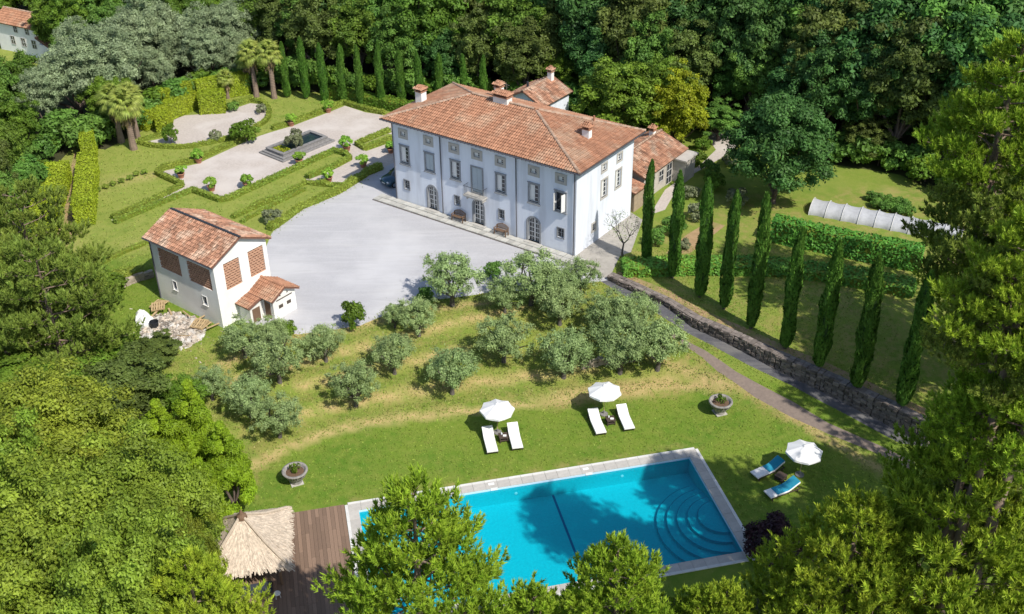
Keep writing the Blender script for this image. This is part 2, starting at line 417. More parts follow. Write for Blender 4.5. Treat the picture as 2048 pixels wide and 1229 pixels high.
VO = Vector((-10.985, 94.478)); VY = math.radians(-35.68)
VA = Vector((math.cos(VY), math.sin(VY))); VB = Vector((-VA.y, VA.x)); VW, VD = 20.35, 9.58
def vpt(a, b): return VO + VA * a + VB * b
court_poly = wp([(545, 464), (603, 419), (675, 389), (735, 352), (760, 338), (788, 326)], ZC) + [vpt(-1, 3), vpt(0.3, 5), vpt(19.5, 5)] + \
    [vpt(20.2, -.2), vpt(21.5, -1.2)] + wp([(1217, 560)], ZC) + list(reversed(wp([(595, 666), (720, 648), (830, 602), (1000, 580), (1090, 575), (1202, 563)], ZC))) + wp([(572, 664), (470, 640)], ZC)
patio_poly = [vpt(19.9, 0.1), vpt(21.5, -1.2)] + wp([(1217, 560), (1240, 512), (1262, 505), (1285, 440), (1262, 425)], ZC) + [vpt(20.0, 8)]
parterre = wp([(364, 376), (319, 350), (330, 342), (395, 328), (487, 286), (520, 272), (545, 264), (583, 253), (658, 225), (690, 212), (730, 225), (775, 232), (800, 240), (800, 272), (777, 268),
               (716, 293), (732, 303), (780, 286), (800, 300), (790, 330), (735, 348), (672, 372), (618, 366), (612, 358), (661, 342), (702, 320), (694, 309), (667, 301), (603, 331), (460, 395), (440, 400), (415, 390), (386, 380),
               (262, 436), (230, 443), (222, 440)], ZC)
ellipse = wp([(283, 286), (312, 293), (371, 294), (426, 284), (474, 270), (506, 256), (533, 239), (536, 222), (522, 209), (500, 207), (470, 217), (440, 226), (400, 229), (350, 233), (342, 262), (330, 276)], ZC)
left_path = gpl([(150, 300), (172, 298), (160, 380), (146, 470), (108, 470), (128, 400)])
brick_up = [ground(*p).xy for p in [(1345, 664), (1378, 685), (1473, 744), (1583, 802), (1656, 846), (1766, 894), (1830, 925)]]
brick_lo = [ground(*p).xy for p in [(1335, 668), (1370, 692), (1436, 744), (1510, 795), (1583, 835), (1656, 868), (1766, 912), (1825, 942)]]
brick_poly = brick_up + list(reversed(brick_lo))
back_gravel = wp([(1405, 262), (1470, 268), (1478, 290), (1440, 318), (1380, 352), (1350, 385), (1330, 420), (1300, 430), (1330, 380), (1400, 330), (1432, 300)], ZC)
dirt_patch = wp([(1330, 505), (1370, 470), (1420, 440), (1450, 450), (1400, 490), (1380, 505)], ZC + .2)
bank = [Vector(p) + Vector((.02, .05)) for p in wall_top_line]
ledge_poly = bank + list(reversed([p + Vector((1.0, 1.35)) for p in wall_foot]))
inner = Vector  # noqa
garden_outline = wp([(-40, 700), (60, 480), (95, 350), (150, 290), (210, 300), (285, 262), (395, 205), (470, 185), (560, 180), (760, 195), (970, 215), (1200, 250), (1420, 262), (1480, 290), (1640, 325), (1800, 350), (1960, 430), (2060, 470)], ZC) + \
    [Vector((60, 70)), Vector((45, 55)), Vector((38, 46)), Vector((20, 46)), Vector((-14, 44)), Vector((-20, 52)), Vector((-26, 62)), Vector((-34, 68))]
clear_house = wp([(-150, 60), (60, 95), (110, 100), (120, 118), (60, 140), (-150, 160)], ZC)
pool_hole = [pool_pt(.5, .5), pool_pt(PW - .5, .5), pool_pt(PW - .5, PD - .5), pool_pt(.5, PD - .5)]
ZONES = [('pool', pool_hole, None), ('ledge', ledge_poly, 'dirt'), ('driveway', drive_poly, 'asphalt'), ('brick_path', brick_poly, 'path_brick'),
         ('paved_patio', patio_poly, 'patio'), ('gravel_court', court_poly, 'gravel'), ('parterre_gravel', parterre, 'gravel_warm'), ('oval_gravel', ellipse, 'gravel_warm'),
         ('dirt_track', left_path, 'dirt'), ('bare_earth', dirt_patch, 'dirt'), ('gravel_yard', back_gravel, 'gravel_warm'),
         ('house_meadow', clear_house, 'grass'), ('lawn', garden_outline, 'grass')]
pts = []; edges = []
def add_line(pl, closed=True, step=1.2):
    s = subdiv(pl, step, closed); k = len(pts); n = len(s)
    pts.extend(s)
    for i in range(n if closed else n - 1): edges.append((k + i, k + (i + 1) % n))
for nme, pl, mm in ZONES: add_line(pl)
add_line(wall_foot, False); add_line([p + Vector((.46, .61)) for p in wall_foot], False)
line_arr = np.array([tuple(p) for p in pts])
gp = []
def grid(x0, x1, y0, y1, st, exc=None):
    X, Y = np.meshgrid(np.arange(x0, x1, st), np.arange(y0, y1, st)); X = X.ravel() + RNG.uniform(-.2, .2, X.size) * st; Y = Y.ravel() + RNG.uniform(-.2, .2, Y.size) * st
    if exc is not None:
        k = ~((X > exc[0]) & (X < exc[1]) & (Y > exc[2]) & (Y < exc[3])); X, Y = X[k], Y[k]
    gp.append(np.c_[X, Y])
R0 = (-26, 30, 50, 84); R1 = (-60, 60, 42, 135)
grid(*R0, .62); grid(*R1, 2.2, R0); grid(-240, 240, -20, 420, 9.0, R1)
gp = np.concatenate(gp)
keep = np.ones(len(gp), bool)
for i0 in range(0, len(line_arr), 400):
    seg = line_arr[i0:i0 + 400]
    keep &= (np.abs(gp[:, None, :] - seg[None]).max(axis=2).min(axis=1) > .3)
gp = gp[keep]
allp = pts + [Vector(p) for p in gp.tolist()] + [Vector((-1500, -200)), Vector((1500, -200)), Vector((1500, 1800)), Vector((-1500, 1800))]
vo, eo, fo, *_ = delaunay_2d_cdt(allp, edges, [], 0, 1e-4)
VX = np.array([p.x for p in vo]); VYY = np.array([p.y for p in vo]); VZ = zf(VX, VYY)
far = (np.abs(VX) > 250) | (VYY > 430) | (VYY < -30); VZ[far] = np.where(VYY[far] > 100, 16.0, 0)
TRI = np.array([f for f in fo if len(f) == 3]); cx_ = VX[TRI].mean(1); cy_ = VYY[TRI].mean(1)
zone = np.full(len(TRI), -1)
for i, (nme, pl, mm) in reversed(list(enumerate(ZONES))): zone[pip(pl, cx_, cy_)] = i
# painted-in-place ground wear: goat tracks, mown strips, dry patches
tracks = [gpl(l) for l in [
    [(360, 990), (505, 935), (560, 900), (640, 868), (740, 842), (860, 828), (960, 822), (1100, 803), (1240, 788), (1360, 770), (1460, 770)],
    [(455, 765), (500, 752), (560, 740), (640, 716), (700, 700), (745, 692), (800, 676), (900, 645), (965, 632), (1050, 615)],
    [(560, 842), (640, 820), (750, 797), (830, 785), (930, 768), (1060, 752), (1180, 738)],
    [(600, 772), (680, 755), (790, 728), (850, 716), (920, 700)],
    [(440, 730), (540, 690), (600, 672), (700, 655), (760, 640), (860, 620), (980, 605)],
    [(1310, 722), (1380, 742), (1450, 765), (1520, 790), (1590, 835), (1680, 895), (1760, 940)],
    [(1120, 800), (1200, 780), (1290, 770), (1340, 765)]]]
tr_w = [.40, .38, .36, .36, .45, .42, .9]
soft = [gpl([(1100, 812), (1200, 800), (1300, 790), (1360, 783)]), gpl([(1370, 700), (1450, 752), (1520, 802), (1640, 872), (1760, 925)]), gpl([(495, 985), (505, 945), (540, 915)])]
dry = np.zeros(len(VX)); worn = np.zeros(len(VX)); yel = np.zeros(len(VX))
for l, wd in zip(tracks, tr_w):
    l = smooth_line(l); d, t = dist_poly(l, VX, VYY); dry = np.maximum(dry, np.clip(1.3 - (d / wd), 0, 1))
for l in soft:
    d, t = dist_poly(smooth_line(l), VX, VYY); worn = np.maximum(worn, np.clip(1.2 - d / .9, 0, 1) * .8)
s1 = (VZ > .25) & (VZ < 2.39) & (VX < 17) & (VX > -34); worn[s1] = np.maximum(worn[s1], .40); yel[s1] = .55
gsel = (VYY > 84) & (VX < 0); yel[gsel] = .85
yel[(VX > 8) & (VYY > 66)] = .35; worn[pip(terr_poly, VX, VYY)] = .55
gtr = [gpl([(180, 375), (330, 350)]), gpl([(140, 530), (240, 492), (310, 470)]), gpl([(1640, 372), (1800, 380)]), gpl([(120, 520), (130, 440), (150, 330)])]
for l in gtr:
    d, t = dist_poly(l, VX, VYY); dry = np.maximum(dry, np.clip(1 - d / 1.1, 0, 1) * .7)
d, t = dist_poly([pool_pt(0, -.2), pool_pt(PW, -.2)], VX, VYY); worn = np.maximum(worn, np.clip(1 - d / .7, 0, 1) * .6)
def zone_obj(name, sel, m):
    T = TRI[sel]; u, inv = np.unique(T, return_inverse=True); inv = inv.reshape(T.shape)
    me = bpy.data.meshes.new(name)
    me.from_pydata(np.c_[VX[u], VYY[u], VZ[u]].tolist(), [], inv.tolist()); me.update()
    for an, arr in (('dry', dry), ('worn', worn), ('yellow', yel)):
        a = me.attributes.new(an, 'FLOAT', 'POINT'); a.data.foreach_set('value', arr[u].astype(np.float32))
    me.polygons.foreach_set('use_smooth', [True] * len(me.polygons)); me.materials.append(m)
    return tag(link(name, me), kind='structure')
for i, (nme, pl, mm) in enumerate(ZONES):
    if mm is not None: zone_obj({'ledge': 'earth_ledge'}.get(nme, nme), zone == i, M[mm])
zone_obj('forest_floor', zone == -1, M['floor'])

def add_streaks(m, ang, c_):
    nt = m.node_tree; N = nt.nodes; L = nt.links; P = N['Principled BSDF']; src = P.inputs['Base Color'].links[0].from_socket
    tc = N.new('ShaderNodeTexCoord'); mp = N.new('ShaderNodeMapping'); mp.inputs['Rotation'].default_value = (0, 0, ang); mp.inputs['Scale'].default_value = (.12, 1.3, 1)
    nz = N.new('ShaderNodeTexNoise'); nz.inputs['Scale'].default_value = 1.0; nz.inputs['Detail'].default_value = 9; nz.inputs['Roughness'].default_value = .7; nz.inputs['Distortion'].default_value = .8
    rp = N.new('ShaderNodeValToRGB'); rp.color_ramp.elements[0].position = .5; rp.color_ramp.elements[1].position = .68
    mu = N.new('ShaderNodeMath'); mu.operation = 'MULTIPLY'; mu.inputs[1].default_value = .42; mx = N.new('ShaderNodeMix'); mx.data_type = 'RGBA'; mx.inputs[7].default_value = (*c_, 1)
    L.new(tc.outputs['Object'], mp.inputs[0]); L.new(mp.outputs[0], nz.inputs['Vector']); L.new(nz.outputs[0], rp.inputs[0]); L.new(rp.outputs[0], mu.inputs[0]); L.new(mu.outputs[0], mx.inputs[0]); L.new(src, mx.inputs[6]); L.new(mx.outputs[2], P.inputs['Base Color'])
add_streaks(M['gravel'], math.radians(35), (.57, .565, .575)); add_streaks(M['gravel'], math.radians(-65), (.37, .36, .37)); add_streaks(M['gravel'], math.radians(5), (.50, .49, .48)); add_streaks(M['asphalt'], math.radians(40), (.24, .23, .22))

# ------------------------------------------------------------------ building helpers
def wall_panel(mb, L, Hh, holes, base=0.0, depth=.22, prof=None):
    """wall in the local plane y=0 facing -y, holes = (u0,u1,z0,z1[,arch]); returned faces go into mb"""
    us = sorted({0.0, L} | {h[0] for h in holes} | {h[1] for h in holes})
    zs = sorted({base, Hh} | {h[2] for h in holes} | {h[3] for h in holes})
    for i in range(len(us) - 1):
        for j in range(len(zs) - 1):
            uc = (us[i] + us[i + 1]) / 2; zc = (zs[j] + zs[j + 1]) / 2
            if any(h[0] < uc < h[1] and h[2] < zc < h[3] for h in holes): continue
            mb.add([(us[i], 0, zs[j]), (us[i + 1], 0, zs[j]), (us[i + 1], 0, zs[j + 1]), (us[i], 0, zs[j + 1])], [(0, 1, 2, 3)])
    for h in holes:
        u0, u1, z0, z1 = h[:4]; d = depth
        mb.add([(u0, 0, z0), (u0, d, z0), (u0, d, z1), (u0, 0, z1)], [(0, 1, 2, 3)])
        mb.add([(u1, 0, z0), (u1, 0, z1), (u1, d, z1), (u1, d, z0)], [(0, 1, 2, 3)])
        mb.add([(u0, 0, z0), (u1, 0, z0), (u1, d, z0), (u0, d, z0)], [(0, 1, 2, 3)])
        if len(h) > 4:
            r = (u1 - u0) / 2; c = (u0 + u1) / 2; n = 10
            arc = [(c - r * math.cos(PI * k / n), z1 - r + r * math.sin(PI * k / n)) for k in range(n + 1)]
            for k in range(n):
                (xa, za), (xb, zb) = arc[k], arc[k + 1]
                mb.add([(xa, 0, za), (xb, 0, zb), (xb, 0, z1), (xa, 0, z1)], [(0, 1, 2, 3)])
                mb.add([(xa, 0, za), (xa, d, za), (xb, d, zb), (xb, 0, zb)], [(0, 1, 2, 3)])
        else:
            mb.add([(u0, 0, z1), (u0, d, z1), (u1, d, z1), (u1, 0, z1)], [(0, 1, 2, 3)])

def roof_tiles(mb, origin, eu, es, poly, pitch_w=.24, row=.38, jit=.012, drop=.035):
    """barrel tiles laid over a sloping polygon; eu along the eave, es up the slope, poly in (u,s)"""
    eu = Vector(eu).normalized(); es = Vector(es).normalized(); n = eu.cross(es)
    if n.z < 0: n = -n
    o = Vector(origin); us = [p[0] for p in poly]; ss = [p[1] for p in poly]
    P2 = [Vector(p) for p in poly]
    nu = int((max(us) - min(us)) / pitch_w); ns = int((max(ss) - min(ss)) / row) + 1
    for i in range(nu):
        u = min(us) + (i + .5) * pitch_w
        coltint = random.uniform(-.22, .18)
        sv = [min(ss) + (j + .5) * row for j in range(ns)]
        ins = pip(P2, [u] * ns, sv)
        for j in range(ns):
            if not ins[j]: continue
            s0 = sv[j] - row * .56; s1 = sv[j] + row * .56
            w0 = pitch_w * .44; w1 = pitch_w * .36; du = random.uniform(-jit, jit); l0 = .05 + random.uniform(0, .012); l1 = .012
            vs = []
            for s_, w_, l_ in ((s0, w0, l0), (s1, w1, l1)):
                for k in range(5):
                    a = PI * k / 4
                    vs.append(o + eu * (u + du - w_ * math.cos(a)) + es * s_ + n * (l_ + w_ * .72 * math.sin(a)))
            mb.add(vs, [(k, k + 1, 6 + k, 5 + k) for k in range(4)] + [(0, 5, 9, 4), (4, 3, 2, 1, 0)], min(1, max(0, random.gauss(.5 + coltint, .2))))

def roof_plane(root_roof, tiles, bed, pts3, eave_i=(0, 1), pw=.24, row=.38, thick=.10):
    """pts3 = corners, first two along the eave"""
    p = [Vector(q) for q in pts3]; eu = (p[1] - p[0]).normalized()
    nrm = (p[1] - p[0]).cross(p[-1] - p[0]).normalized()
    if nrm.z < 0: nrm = -nrm
    es = nrm.cross(eu); 
    if es.z < 0: es = -es
    poly = [((q - p[0]).dot(eu), (q - p[0]).dot(es)) for q in p]
    n = len(p); vs = p + [q - nrm * thick for q in p]
    bed.add(vs, [tuple(range(n)), tuple(reversed(range(n, 2 * n)))] + [(i, (i + 1) % n, n + (i + 1) % n, n + i) for i in range(n)])
    roof_tiles(tiles, p[0], eu, es, poly, pw, row)

def ridge_line(mb, a, b, r=.13, step=.36, lift=.05):
    a = Vector(a); b = Vector(b); d = b - a; n = int(d.length / step); dn = d.normalized()
    side = dn.cross(Vector((0, 0, 1))).normalized(); up = side.cross(dn)
    for i in range(n):
        p0 = a + dn * (i * step - .03); p1 = a + dn * ((i + 1) * step + .03); vs = []
        for p, rr, l in ((p0, r * 1.05, lift), (p1, r * .88, lift * .5)):
            for k in range(6):
                an = PI * k / 5; vs.append(p + side * (rr * math.cos(an)) + up * (rr * .8 * math.sin(an) + l))
        mb.add(vs, [(k, k + 1, 7 + k, 6 + k) for k in range(5)] + [(5, 4, 3, 2, 1, 0)], random.random())

def chimney(parent, x, y, z0, z1, w_, d_, label=None, tiled=True):
    body = MB().box(x - w_ / 2, x + w_ / 2, y - d_ / 2, y + d_ / 2, z0 - .5, z1).build('chimney', M['plaster'], parent)
    tag(body, label)
    cap = MB(); cap.box(x - w_ / 2 - .08, x + w_ / 2 + .08, y - d_ / 2 - .08, y + d_ / 2 + .08, z1 + .002, z1 + .07)
    for sx in (-1, 1):
        for sy in (-1, 1):
            cap.box(x + sx * (w_ / 2 - .06) - .06, x + sx * (w_ / 2 - .06) + .06, y + sy * (d_ / 2 - .06) - .06, y + sy * (d_ / 2 - .06) + .06, z1 + .07, z1 + .28)
    zt = z1 + .28; e = .16
    cap.add([(x - w_ / 2 - e, y - d_ / 2 - e, zt), (x + w_ / 2 + e, y - d_ / 2 - e, zt), (x + w_ / 2 + e, y + d_ / 2 + e, zt), (x - w_ / 2 - e, y + d_ / 2 + e, zt),
             (x - w_ / 2 + .1, y, zt + .28), (x + w_ / 2 - .1, y, zt + .28)], [(3, 2, 1, 0), (0, 1, 5, 4), (1, 2, 5), (2, 3, 4, 5), (3, 0, 4)])
    cap.build('chimney_cap', M['tile'], body) if False else None
    c = link('chimney_cap', cap.mesh('chimney_cap', M['tile']), body)
    tl = MB()
    L = w_ + 2 * e
    for sgn in (-1, 1):
        o = Vector((x - sgn * L / 2 * 1, y + sgn * (d_ / 2 + e) * 1, zt)) if sgn > 0 else Vector((x - L / 2, y - d_ / 2 - e, zt))
        eu = Vector((1, 0, 0)); es = Vector((0, -sgn * (d_ / 2 + e), .28)); 
        o = Vector((x - L / 2, y + sgn * (d_ / 2 + e), zt))
        roof_tiles(tl, o, eu, es, [(0, 0), (L, 0), (L - .3, es.length), (.3, es.length)], .2, .3)
    tag(link('cap_tiles', tl.mesh('cap_tiles', M['tile']), body), kind='stuff')
    return body

def casement(parent, u0, u1, z0, z1, y, arch=False, nv=2, nh=3, mode='glass', shut=None):
    """sash, panes and inner shutters under a window part"""
    fr = MB(); t = .055
    fr.box(u0, u1, y, y + .05, z0, z0 + t); fr.box(u0, u0 + t, y, y + .05, z0 + t, z1); fr.box(u1 - t, u1, y, y + .05, z0 + t, z1); fr.box(u0 + t, u1 - t, y, y + .05, z1 - t, z1)
    uc = (u0 + u1) / 2
    fr.box(uc - .045, uc + .045, y - .012, y + .05, z0 + t, z1 - t)
    for k in range(1, nh):
        zk = z0 + (z1 - z0) * k / nh
        fr.box(u0 + t, uc - .045, y + .004, y + .046, zk - .018, zk + .018); fr.box(uc + .045, u1 - t, y + .004, y + .046, zk - .018, zk + .018)
    link('sash', fr.mesh('sash', M['white_paint']), parent)
    pn = MB(); pn.box(u0 + t / 2, u1 - t / 2, y + .022, y + .03, z0 + t / 2, z1 - t / 2)
    link('pane', pn.mesh('pane', M['pane']), parent)
    if shut is not None:          # inner shutter seen through the left leaf
        s = MB(); s.box(u0 + t + .01, uc - .05, y + .006, y + .016, z0 + t + .02, z1 - t - .02)
        link('shutter', s.mesh('shutter', M['white_paint']), parent)

# ------------------------------------------------------------------ villa
Z0 = ZC
villa = empty('villa', (VO.x, VO.y, Z0), VY, 'three-storey white villa with hipped terracotta roof beside the gravel court', 'villa')
EH = 8.3; RZ = 10.35; OH = .70
T_ = [(.80, 1.92), (3.80, 4.94), (6.72, 7.92), (9.29, 10.50), (11.88, 13.05), (15.41, 16.60), (18.20, 19.38)]
P_ = [(.80, 2.0), (3.78, 4.98), (6.80, 8.0), (9.13, 10.56), (11.87, 13.07), (15.40, 16.62), (18.15, 19.4)]
G_ = [(1.04, 1.84), (7.11, 7.83), (12.14, 12.87), (18.44, 19.25)]
D_ = [(3.82, 5.22), (9.18, 10.66), (15.2, 16.78)]
holes = []; Tz = (6.52, 7.5); Pz = (3.95, 5.85); Gz = (1.32, 2.4)
for a, b in T_: holes.append((a + .27, b - .27, Tz[0] + .22, Tz[1] - .2))
for i, (a, b) in enumerate(P_): holes.append((a + .14, b - .14, (3.3 if i == 3 else Pz[0] + .14), Pz[1] - (.12 if i != 3 else .15)))
for a, b in G_: holes.append((a + .09, b - .09, Gz[0] + .1, Gz[1] - .1))
for a, b in D_: holes.append((a + .16, b - .16, .12, 2.52, 1))
wl = MB(); wall_panel(wl, VW, EH, holes, base=-.4)
side_holes_px = [(6.55, 7.6, 6.3, 7.25), (3.95, 5.0, 6.3, 7.25), (6.4, 7.6, 3.75, 5.75), (3.95, 5.2, 3.75, 5.75), (2.6, 3.4, 1.1, 2.1)]
sh = [(a + .18, b - .18, z0 + .16, z1 - .16) for a, b, z0, z1 in side_holes_px]
sw = MB(); wall_panel(sw, VD, EH, sh, base=-.4)
RotR = Matrix.Translation((VW, 0, 0)) @ Matrix.Rotation(PI / 2, 4, 'Z')      # local frame of the right end wall (faces +x)
wl.add([RotR @ Vector(p) for p in sw.v], sw.f)
wl.add([(0, 0, -.4), (0, VD, -.4), (0, VD, EH), (0, 0, EH)], [(0, 3, 2, 1)])
wl.add([(0, VD, -.4), (VW, VD, -.4), (VW, VD, EH), (0, VD, EH)], [(0, 3, 2, 1)])
wl.add([(0.3, .3, EH - .1), (VW - .3, .3, EH - .1), (VW - .3, VD - .3, EH - .1), (.3, VD - .3, EH - .1)], [(0, 1, 2, 3)])
wall_o = wl.build('wall', M['villa_plaster'], villa)
def surround(mb, a, b, z0, z1, t, proud=.05, sill=0.0, xf=None):
    s = MB(); s.box(a, a + t, -proud, .16, z0, z1); s.box(b - t, b, -proud, .16, z0, z1)
    s.box(a + t, b - t, -proud, .16, z1 - t, z1); s.box(a + t, b - t, -proud, .16, z0, z0 + t)
    if sill: s.box(a - .06, b + .06, -proud - .08, -.001, z0 - .11, z0 - .004); s.box(a - .04, b + .04, -proud - .05, -.001, z1 + .004, z1 + .07)
    mb.add(s.v if xf is None else [xf @ Vector(p) for p in s.v], s.f)
def win(a, b, z0, z1, t, m, kind='glass', nh=3, xf=None, sill=0, label=None, tz=None):
    f = MB(); surround(f, a, b, z0, z1, t, sill=sill)
    rootw = f.build('window', m, villa)
    if xf is not None: rootw.matrix_local = xf
    if label: rootw['label'] = label
    if kind == 'closed':
        s = MB(); uc = (a + b) / 2
        for (q0, q1) in ((a + t + .005, uc - .01), (uc + .01, b - t - .005)):
            s.box(q0, q1, .05, .085, z0 + t + .005, z1 - t - .005)
            for k in range(3):
                zz0 = z0 + t + .08 + k * (z1 - z0 - 2 * t - .1) / 3; zz1 = zz0 + (z1 - z0 - 2 * t - .1) / 3 - .08
                s.box(q0 + .07, q1 - .07, .035, .05, zz0, zz1)
            link('shutter', s.mesh('shutter', M['shutter']), rootw); s = MB()
    elif kind == 'bars':
        casement(rootw, a + t, b - t, z0 + t, z1 - t, .10, nh=nh)
        g = MB(); n = 4
        for k in range(1, n): u = a + t + (b - a - 2 * t) * k / n; g.box(u - .012, u + .012, .03, .055, z0 + t, z1 - t)
        for k in range(1, 5): zk = z0 + (z1 - z0) * k / 5; g.box(a + t, b - t, .056, .07, zk - .012, zk + .012)
        link('grille', g.mesh('grille', M['metal_dark']), rootw)
    elif kind == 'open':
        pn = MB(); pn.box(a + t, b - t, .17, .18, z0 + t, z1 - t); link('dark_opening', pn.mesh('dark_opening', M['pane']), rootw)
        for sg, u in ((-1, a + t), (1, b - t)):
            s = MB(); an = math.radians(78)
            Mx = Matrix.Translation((u, -.02, 0)) @ Matrix.Rotation((-an if sg < 0 else an), 4, 'Z')
            wv = (b - a) / 2 - t
            s.box(0 if sg < 0 else -wv, wv if sg < 0 else 0, -.02, .02, z0 + t, z1 - t, M=Mx)
            link('shutter', s.mesh('shutter', M['white_paint']), rootw)
    else:
        casement(rootw, a + t, b - t, z0 + t, z1 - t, .10, nh=nh, shut=(True if kind == 'half' else None))
    return rootw
for i, (a, b) in enumerate(T_): win(a, b, Tz[0], Tz[1], .27, M['stone_pale'], nh=2, kind='half')
for i, (a, b) in enumerate(P_):
    if i == 3: win(a, b, 3.3 - .14, Pz[1] + .02, .14, M['stone_frame'], kind='closed', label='tall closed grey balcony window')
    else: win(a, b, Pz[0], Pz[1], .14, M['stone_frame'], kind=('closed' if i == 1 else 'open' if i == 6 else 'half'), nh=4, sill=1,
              label={1: 'window closed by grey shutters', 6: 'open window with dark interior'}.get(i))
for a, b in G_: win(a, b, Gz[0], Gz[1], .09, M['stone_frame'], kind='bars', nh=2)
for i, (a, b, z0, z1) in enumerate(side_holes_px): win(a, b, z0, z1, .16, M['stone_pale'], kind='half' if i < 4 else 'bars', nh=2 if i < 2 else 4, xf=RotR)
for i, (a, b) in enumerate(D_):            # arched glazed doors
    f = MB(); c = (a + b) / 2; r1 = (b - a) / 2; r0 = r1 - .17; zs = 2.52 - (r1 - .16)
    f.box(a, a + .17, -.05, .17, -.05, zs); f.box(b - .17, b, -.05, .17, -.05, zs); n = 12
    for k in range(n):
        a0, a1 = PI * k / n, PI * (k + 1) / n; q = []
        for y in (-.05, .17):
            for rr, an in ((r0, a0), (r1, a0), (r1, a1), (r0, a1)): q.append((c - rr * math.cos(an), y, zs + rr * math.sin(an)))
        f.add(q, [(3, 2, 1, 0), (4, 5, 6, 7), (0, 1, 5, 4), (1, 2, 6, 5), (2, 3, 7, 6), (3, 0, 4, 7)])
    d = f.build('door', M['stone_frame'], villa); tag(d, 'arched doorway in grey stone')
    s = MB(); y = .20
    for u in (c - r0 + .03, c - .05, c + .05, c + r0 - .03): s.box(u - .035, u + .035, y, y + .05, .0, zs + (r0 * .05 if abs(u - c) > .1 else r0 - .03))
    for k in range(5): zk = .1 + k * (zs - .1) / 4; s.box(c - r0, c - .085, y + .005, y + .045, zk - .03, zk + .03); s.box(c + .085, c + r0, y + .005, y + .045, zk - .03, zk + .03)
    for sg in (-1, 1): s.box(c + sg * r0 * .5 - .02, c + sg * r0 * .5 + .02, y + .008, y + .042, .12, zs + r0 * .8)
    for k in range(10):
        a0, a1 = PI * k / 10, PI * (k + 1) / 10; rr = r0 - .035
        s.tube([(c - rr * math.cos(a0), y + .025, zs + rr * math.sin(a0)), (c - rr * math.cos(a1), y + .025, zs + rr * math.sin(a1))], .035, 4)
    link('door_frame', s.mesh('door_frame', M['white_paint']), d)
    g = MB(); g.box(c - r0, c + r0, y + .02, y + .03, 0, 2.5); link('pane', g.mesh('pane', M['pane']), d)
    st = MB(); st.box(a - .1, b + .1, -.35, .2, -.02, .12); link('step', st.mesh('step', M['stone_pale']), d)
# dark-coloured upright plates behind the openings stand in for the shade of unlit rooms
inn = MB(); inn.box(.23, VW - .23, .45, .5, 0, EH - .2); inn.box(VW - .5, VW - .45, .5, VD - .3, 0, EH - .2); inn.build('dark_backing', M['void'], villa)
# balcony
bal = MB(); bal.box(8.75, 10.95, -.75, 0, 3.02, 3.14); bal.box(8.80, 10.90, -.70, 0, 2.94, 3.02)
for u in (9.0, 9.85, 10.7): bal.box(u - .07, u + .07, -.5, 0, 2.66, 2.94)
bo = bal.build('balcony', M['stone_pale'], villa)
rl = MB()
rl.box(8.78, 10.92, -.72, -.69, 4.0, 4.03); rl.box(8.78, 8.81, -.69, 0, 4.0, 4.03); rl.box(10.89, 10.92, -.69, 0, 4.0, 4.03)
for k in range(15): u = 8.80 + k * (2.09 / 14); rl.box(u - .008, u + .008, -.712, -.698, 3.14, 4.0)
for k in range(1, 5): rl.box(8.787, 8.803, -.7 + k * .14, -.684 + k * .14, 3.14, 4.0); rl.box(10.897, 10.913, -.7 + k * .14, -.684 + k * .14, 3.14, 4.0)
link('railing', rl.mesh('railing', M['metal_dark']), bo)
# roof
c = [(-OH, -OH, EH), (VW + OH, -OH, EH), (VW + OH, VD + OH, EH), (-OH, VD + OH, EH)]
ra = (5.95, VD / 2, RZ); rb = (12.92, VD / 2, RZ)
bed = MB(); tl = MB(); rdg = MB()
roof_plane(None, tl, bed, [c[0], c[1], rb, ra]); roof_plane(None, tl, bed, [c[1], c[2], rb])
roof_plane(None, tl, bed, [c[2], c[3], ra, rb]); roof_plane(None, tl, bed, [c[3], c[0], ra])
roof = bed.build('roof', M['tile_bed'], villa)
tag(link('roof_tiles', tl.mesh('roof_tiles', M['tile']), roof), kind='stuff')
for a, b in ((c[0], ra), (c[1], rb), (c[2], rb), (c[3], ra), (ra, rb)): ridge_line(rdg, a, b, r=.15, lift=.07)
tag(link('ridge_tiles', rdg.mesh('ridge_tiles', M['ridge']), roof), kind='stuff')
ev = MB()                                   # rafters under the eave, gutter and downspouts
for k in range(52): u = -.4 + k * .41; ev.box(u - .04, u + .04, -OH + .06, 0, EH - .24, EH - .13) if u < VW + .4 else None
for k in range(26): v = .1 + k * .38; ev.box(VW, VW + OH - .06, v - .04, v + .04, EH - .24, EH - .13)
link('rafters', ev.mesh('rafters', M['wood']), roof)
gt = MB()
gt.tube([(-OH - .05, -OH - .05, EH - .07), (VW + OH + .05, -OH - .05, EH - .07), (VW + OH + .05, VD + OH + .05, EH - .07), (-OH - .05, VD + OH + .05, EH - .07), (-OH - .05, -OH - .05, EH - .07)], .065, 6)
gt.build('gutter', M['copper'], villa)
for u in (.12, 5.78, 14.18, VW - .14):
    MB().tube([(u, -OH, EH - .1), (u, -.1, EH - .5), (u, -.09, -.1)], .05, 6).build('downspout', M['copper'], villa)
chimney(villa, .45, 3.9, 8.7, 9.75, .75, .75, 'white chimney above the left eave')
chimney(villa, 9.35, 4.75, 10.1, 10.85, 1.55, .8, 'broad white chimney on the ridge')
chimney(villa, 7.1, 7.3, 9.3, 10.5, .65, .65, 'chimney behind the ridge')
chimney(villa, 18.3, 4.8, 9.3, 9.75, .7, .5, 'small white chimney on the right roof slope')
MB().tube([(17.3, 7.6, 8.9), (17.3, 7.6, 9.8)], .09, 8).build('vent_pipe', M['pot'], villa)
an = MB(); an.tube([(8.7, 6.3, 9.6), (8.7, 6.3, 11.5)], .02, 4); an.box(8.35, 9.05, 6.29, 6.31, 11.3, 11.33); an.box(8.5, 8.9, 6.29, 6.31, 11.1, 11.13)
an.build('antenna', M['chrome'], villa)
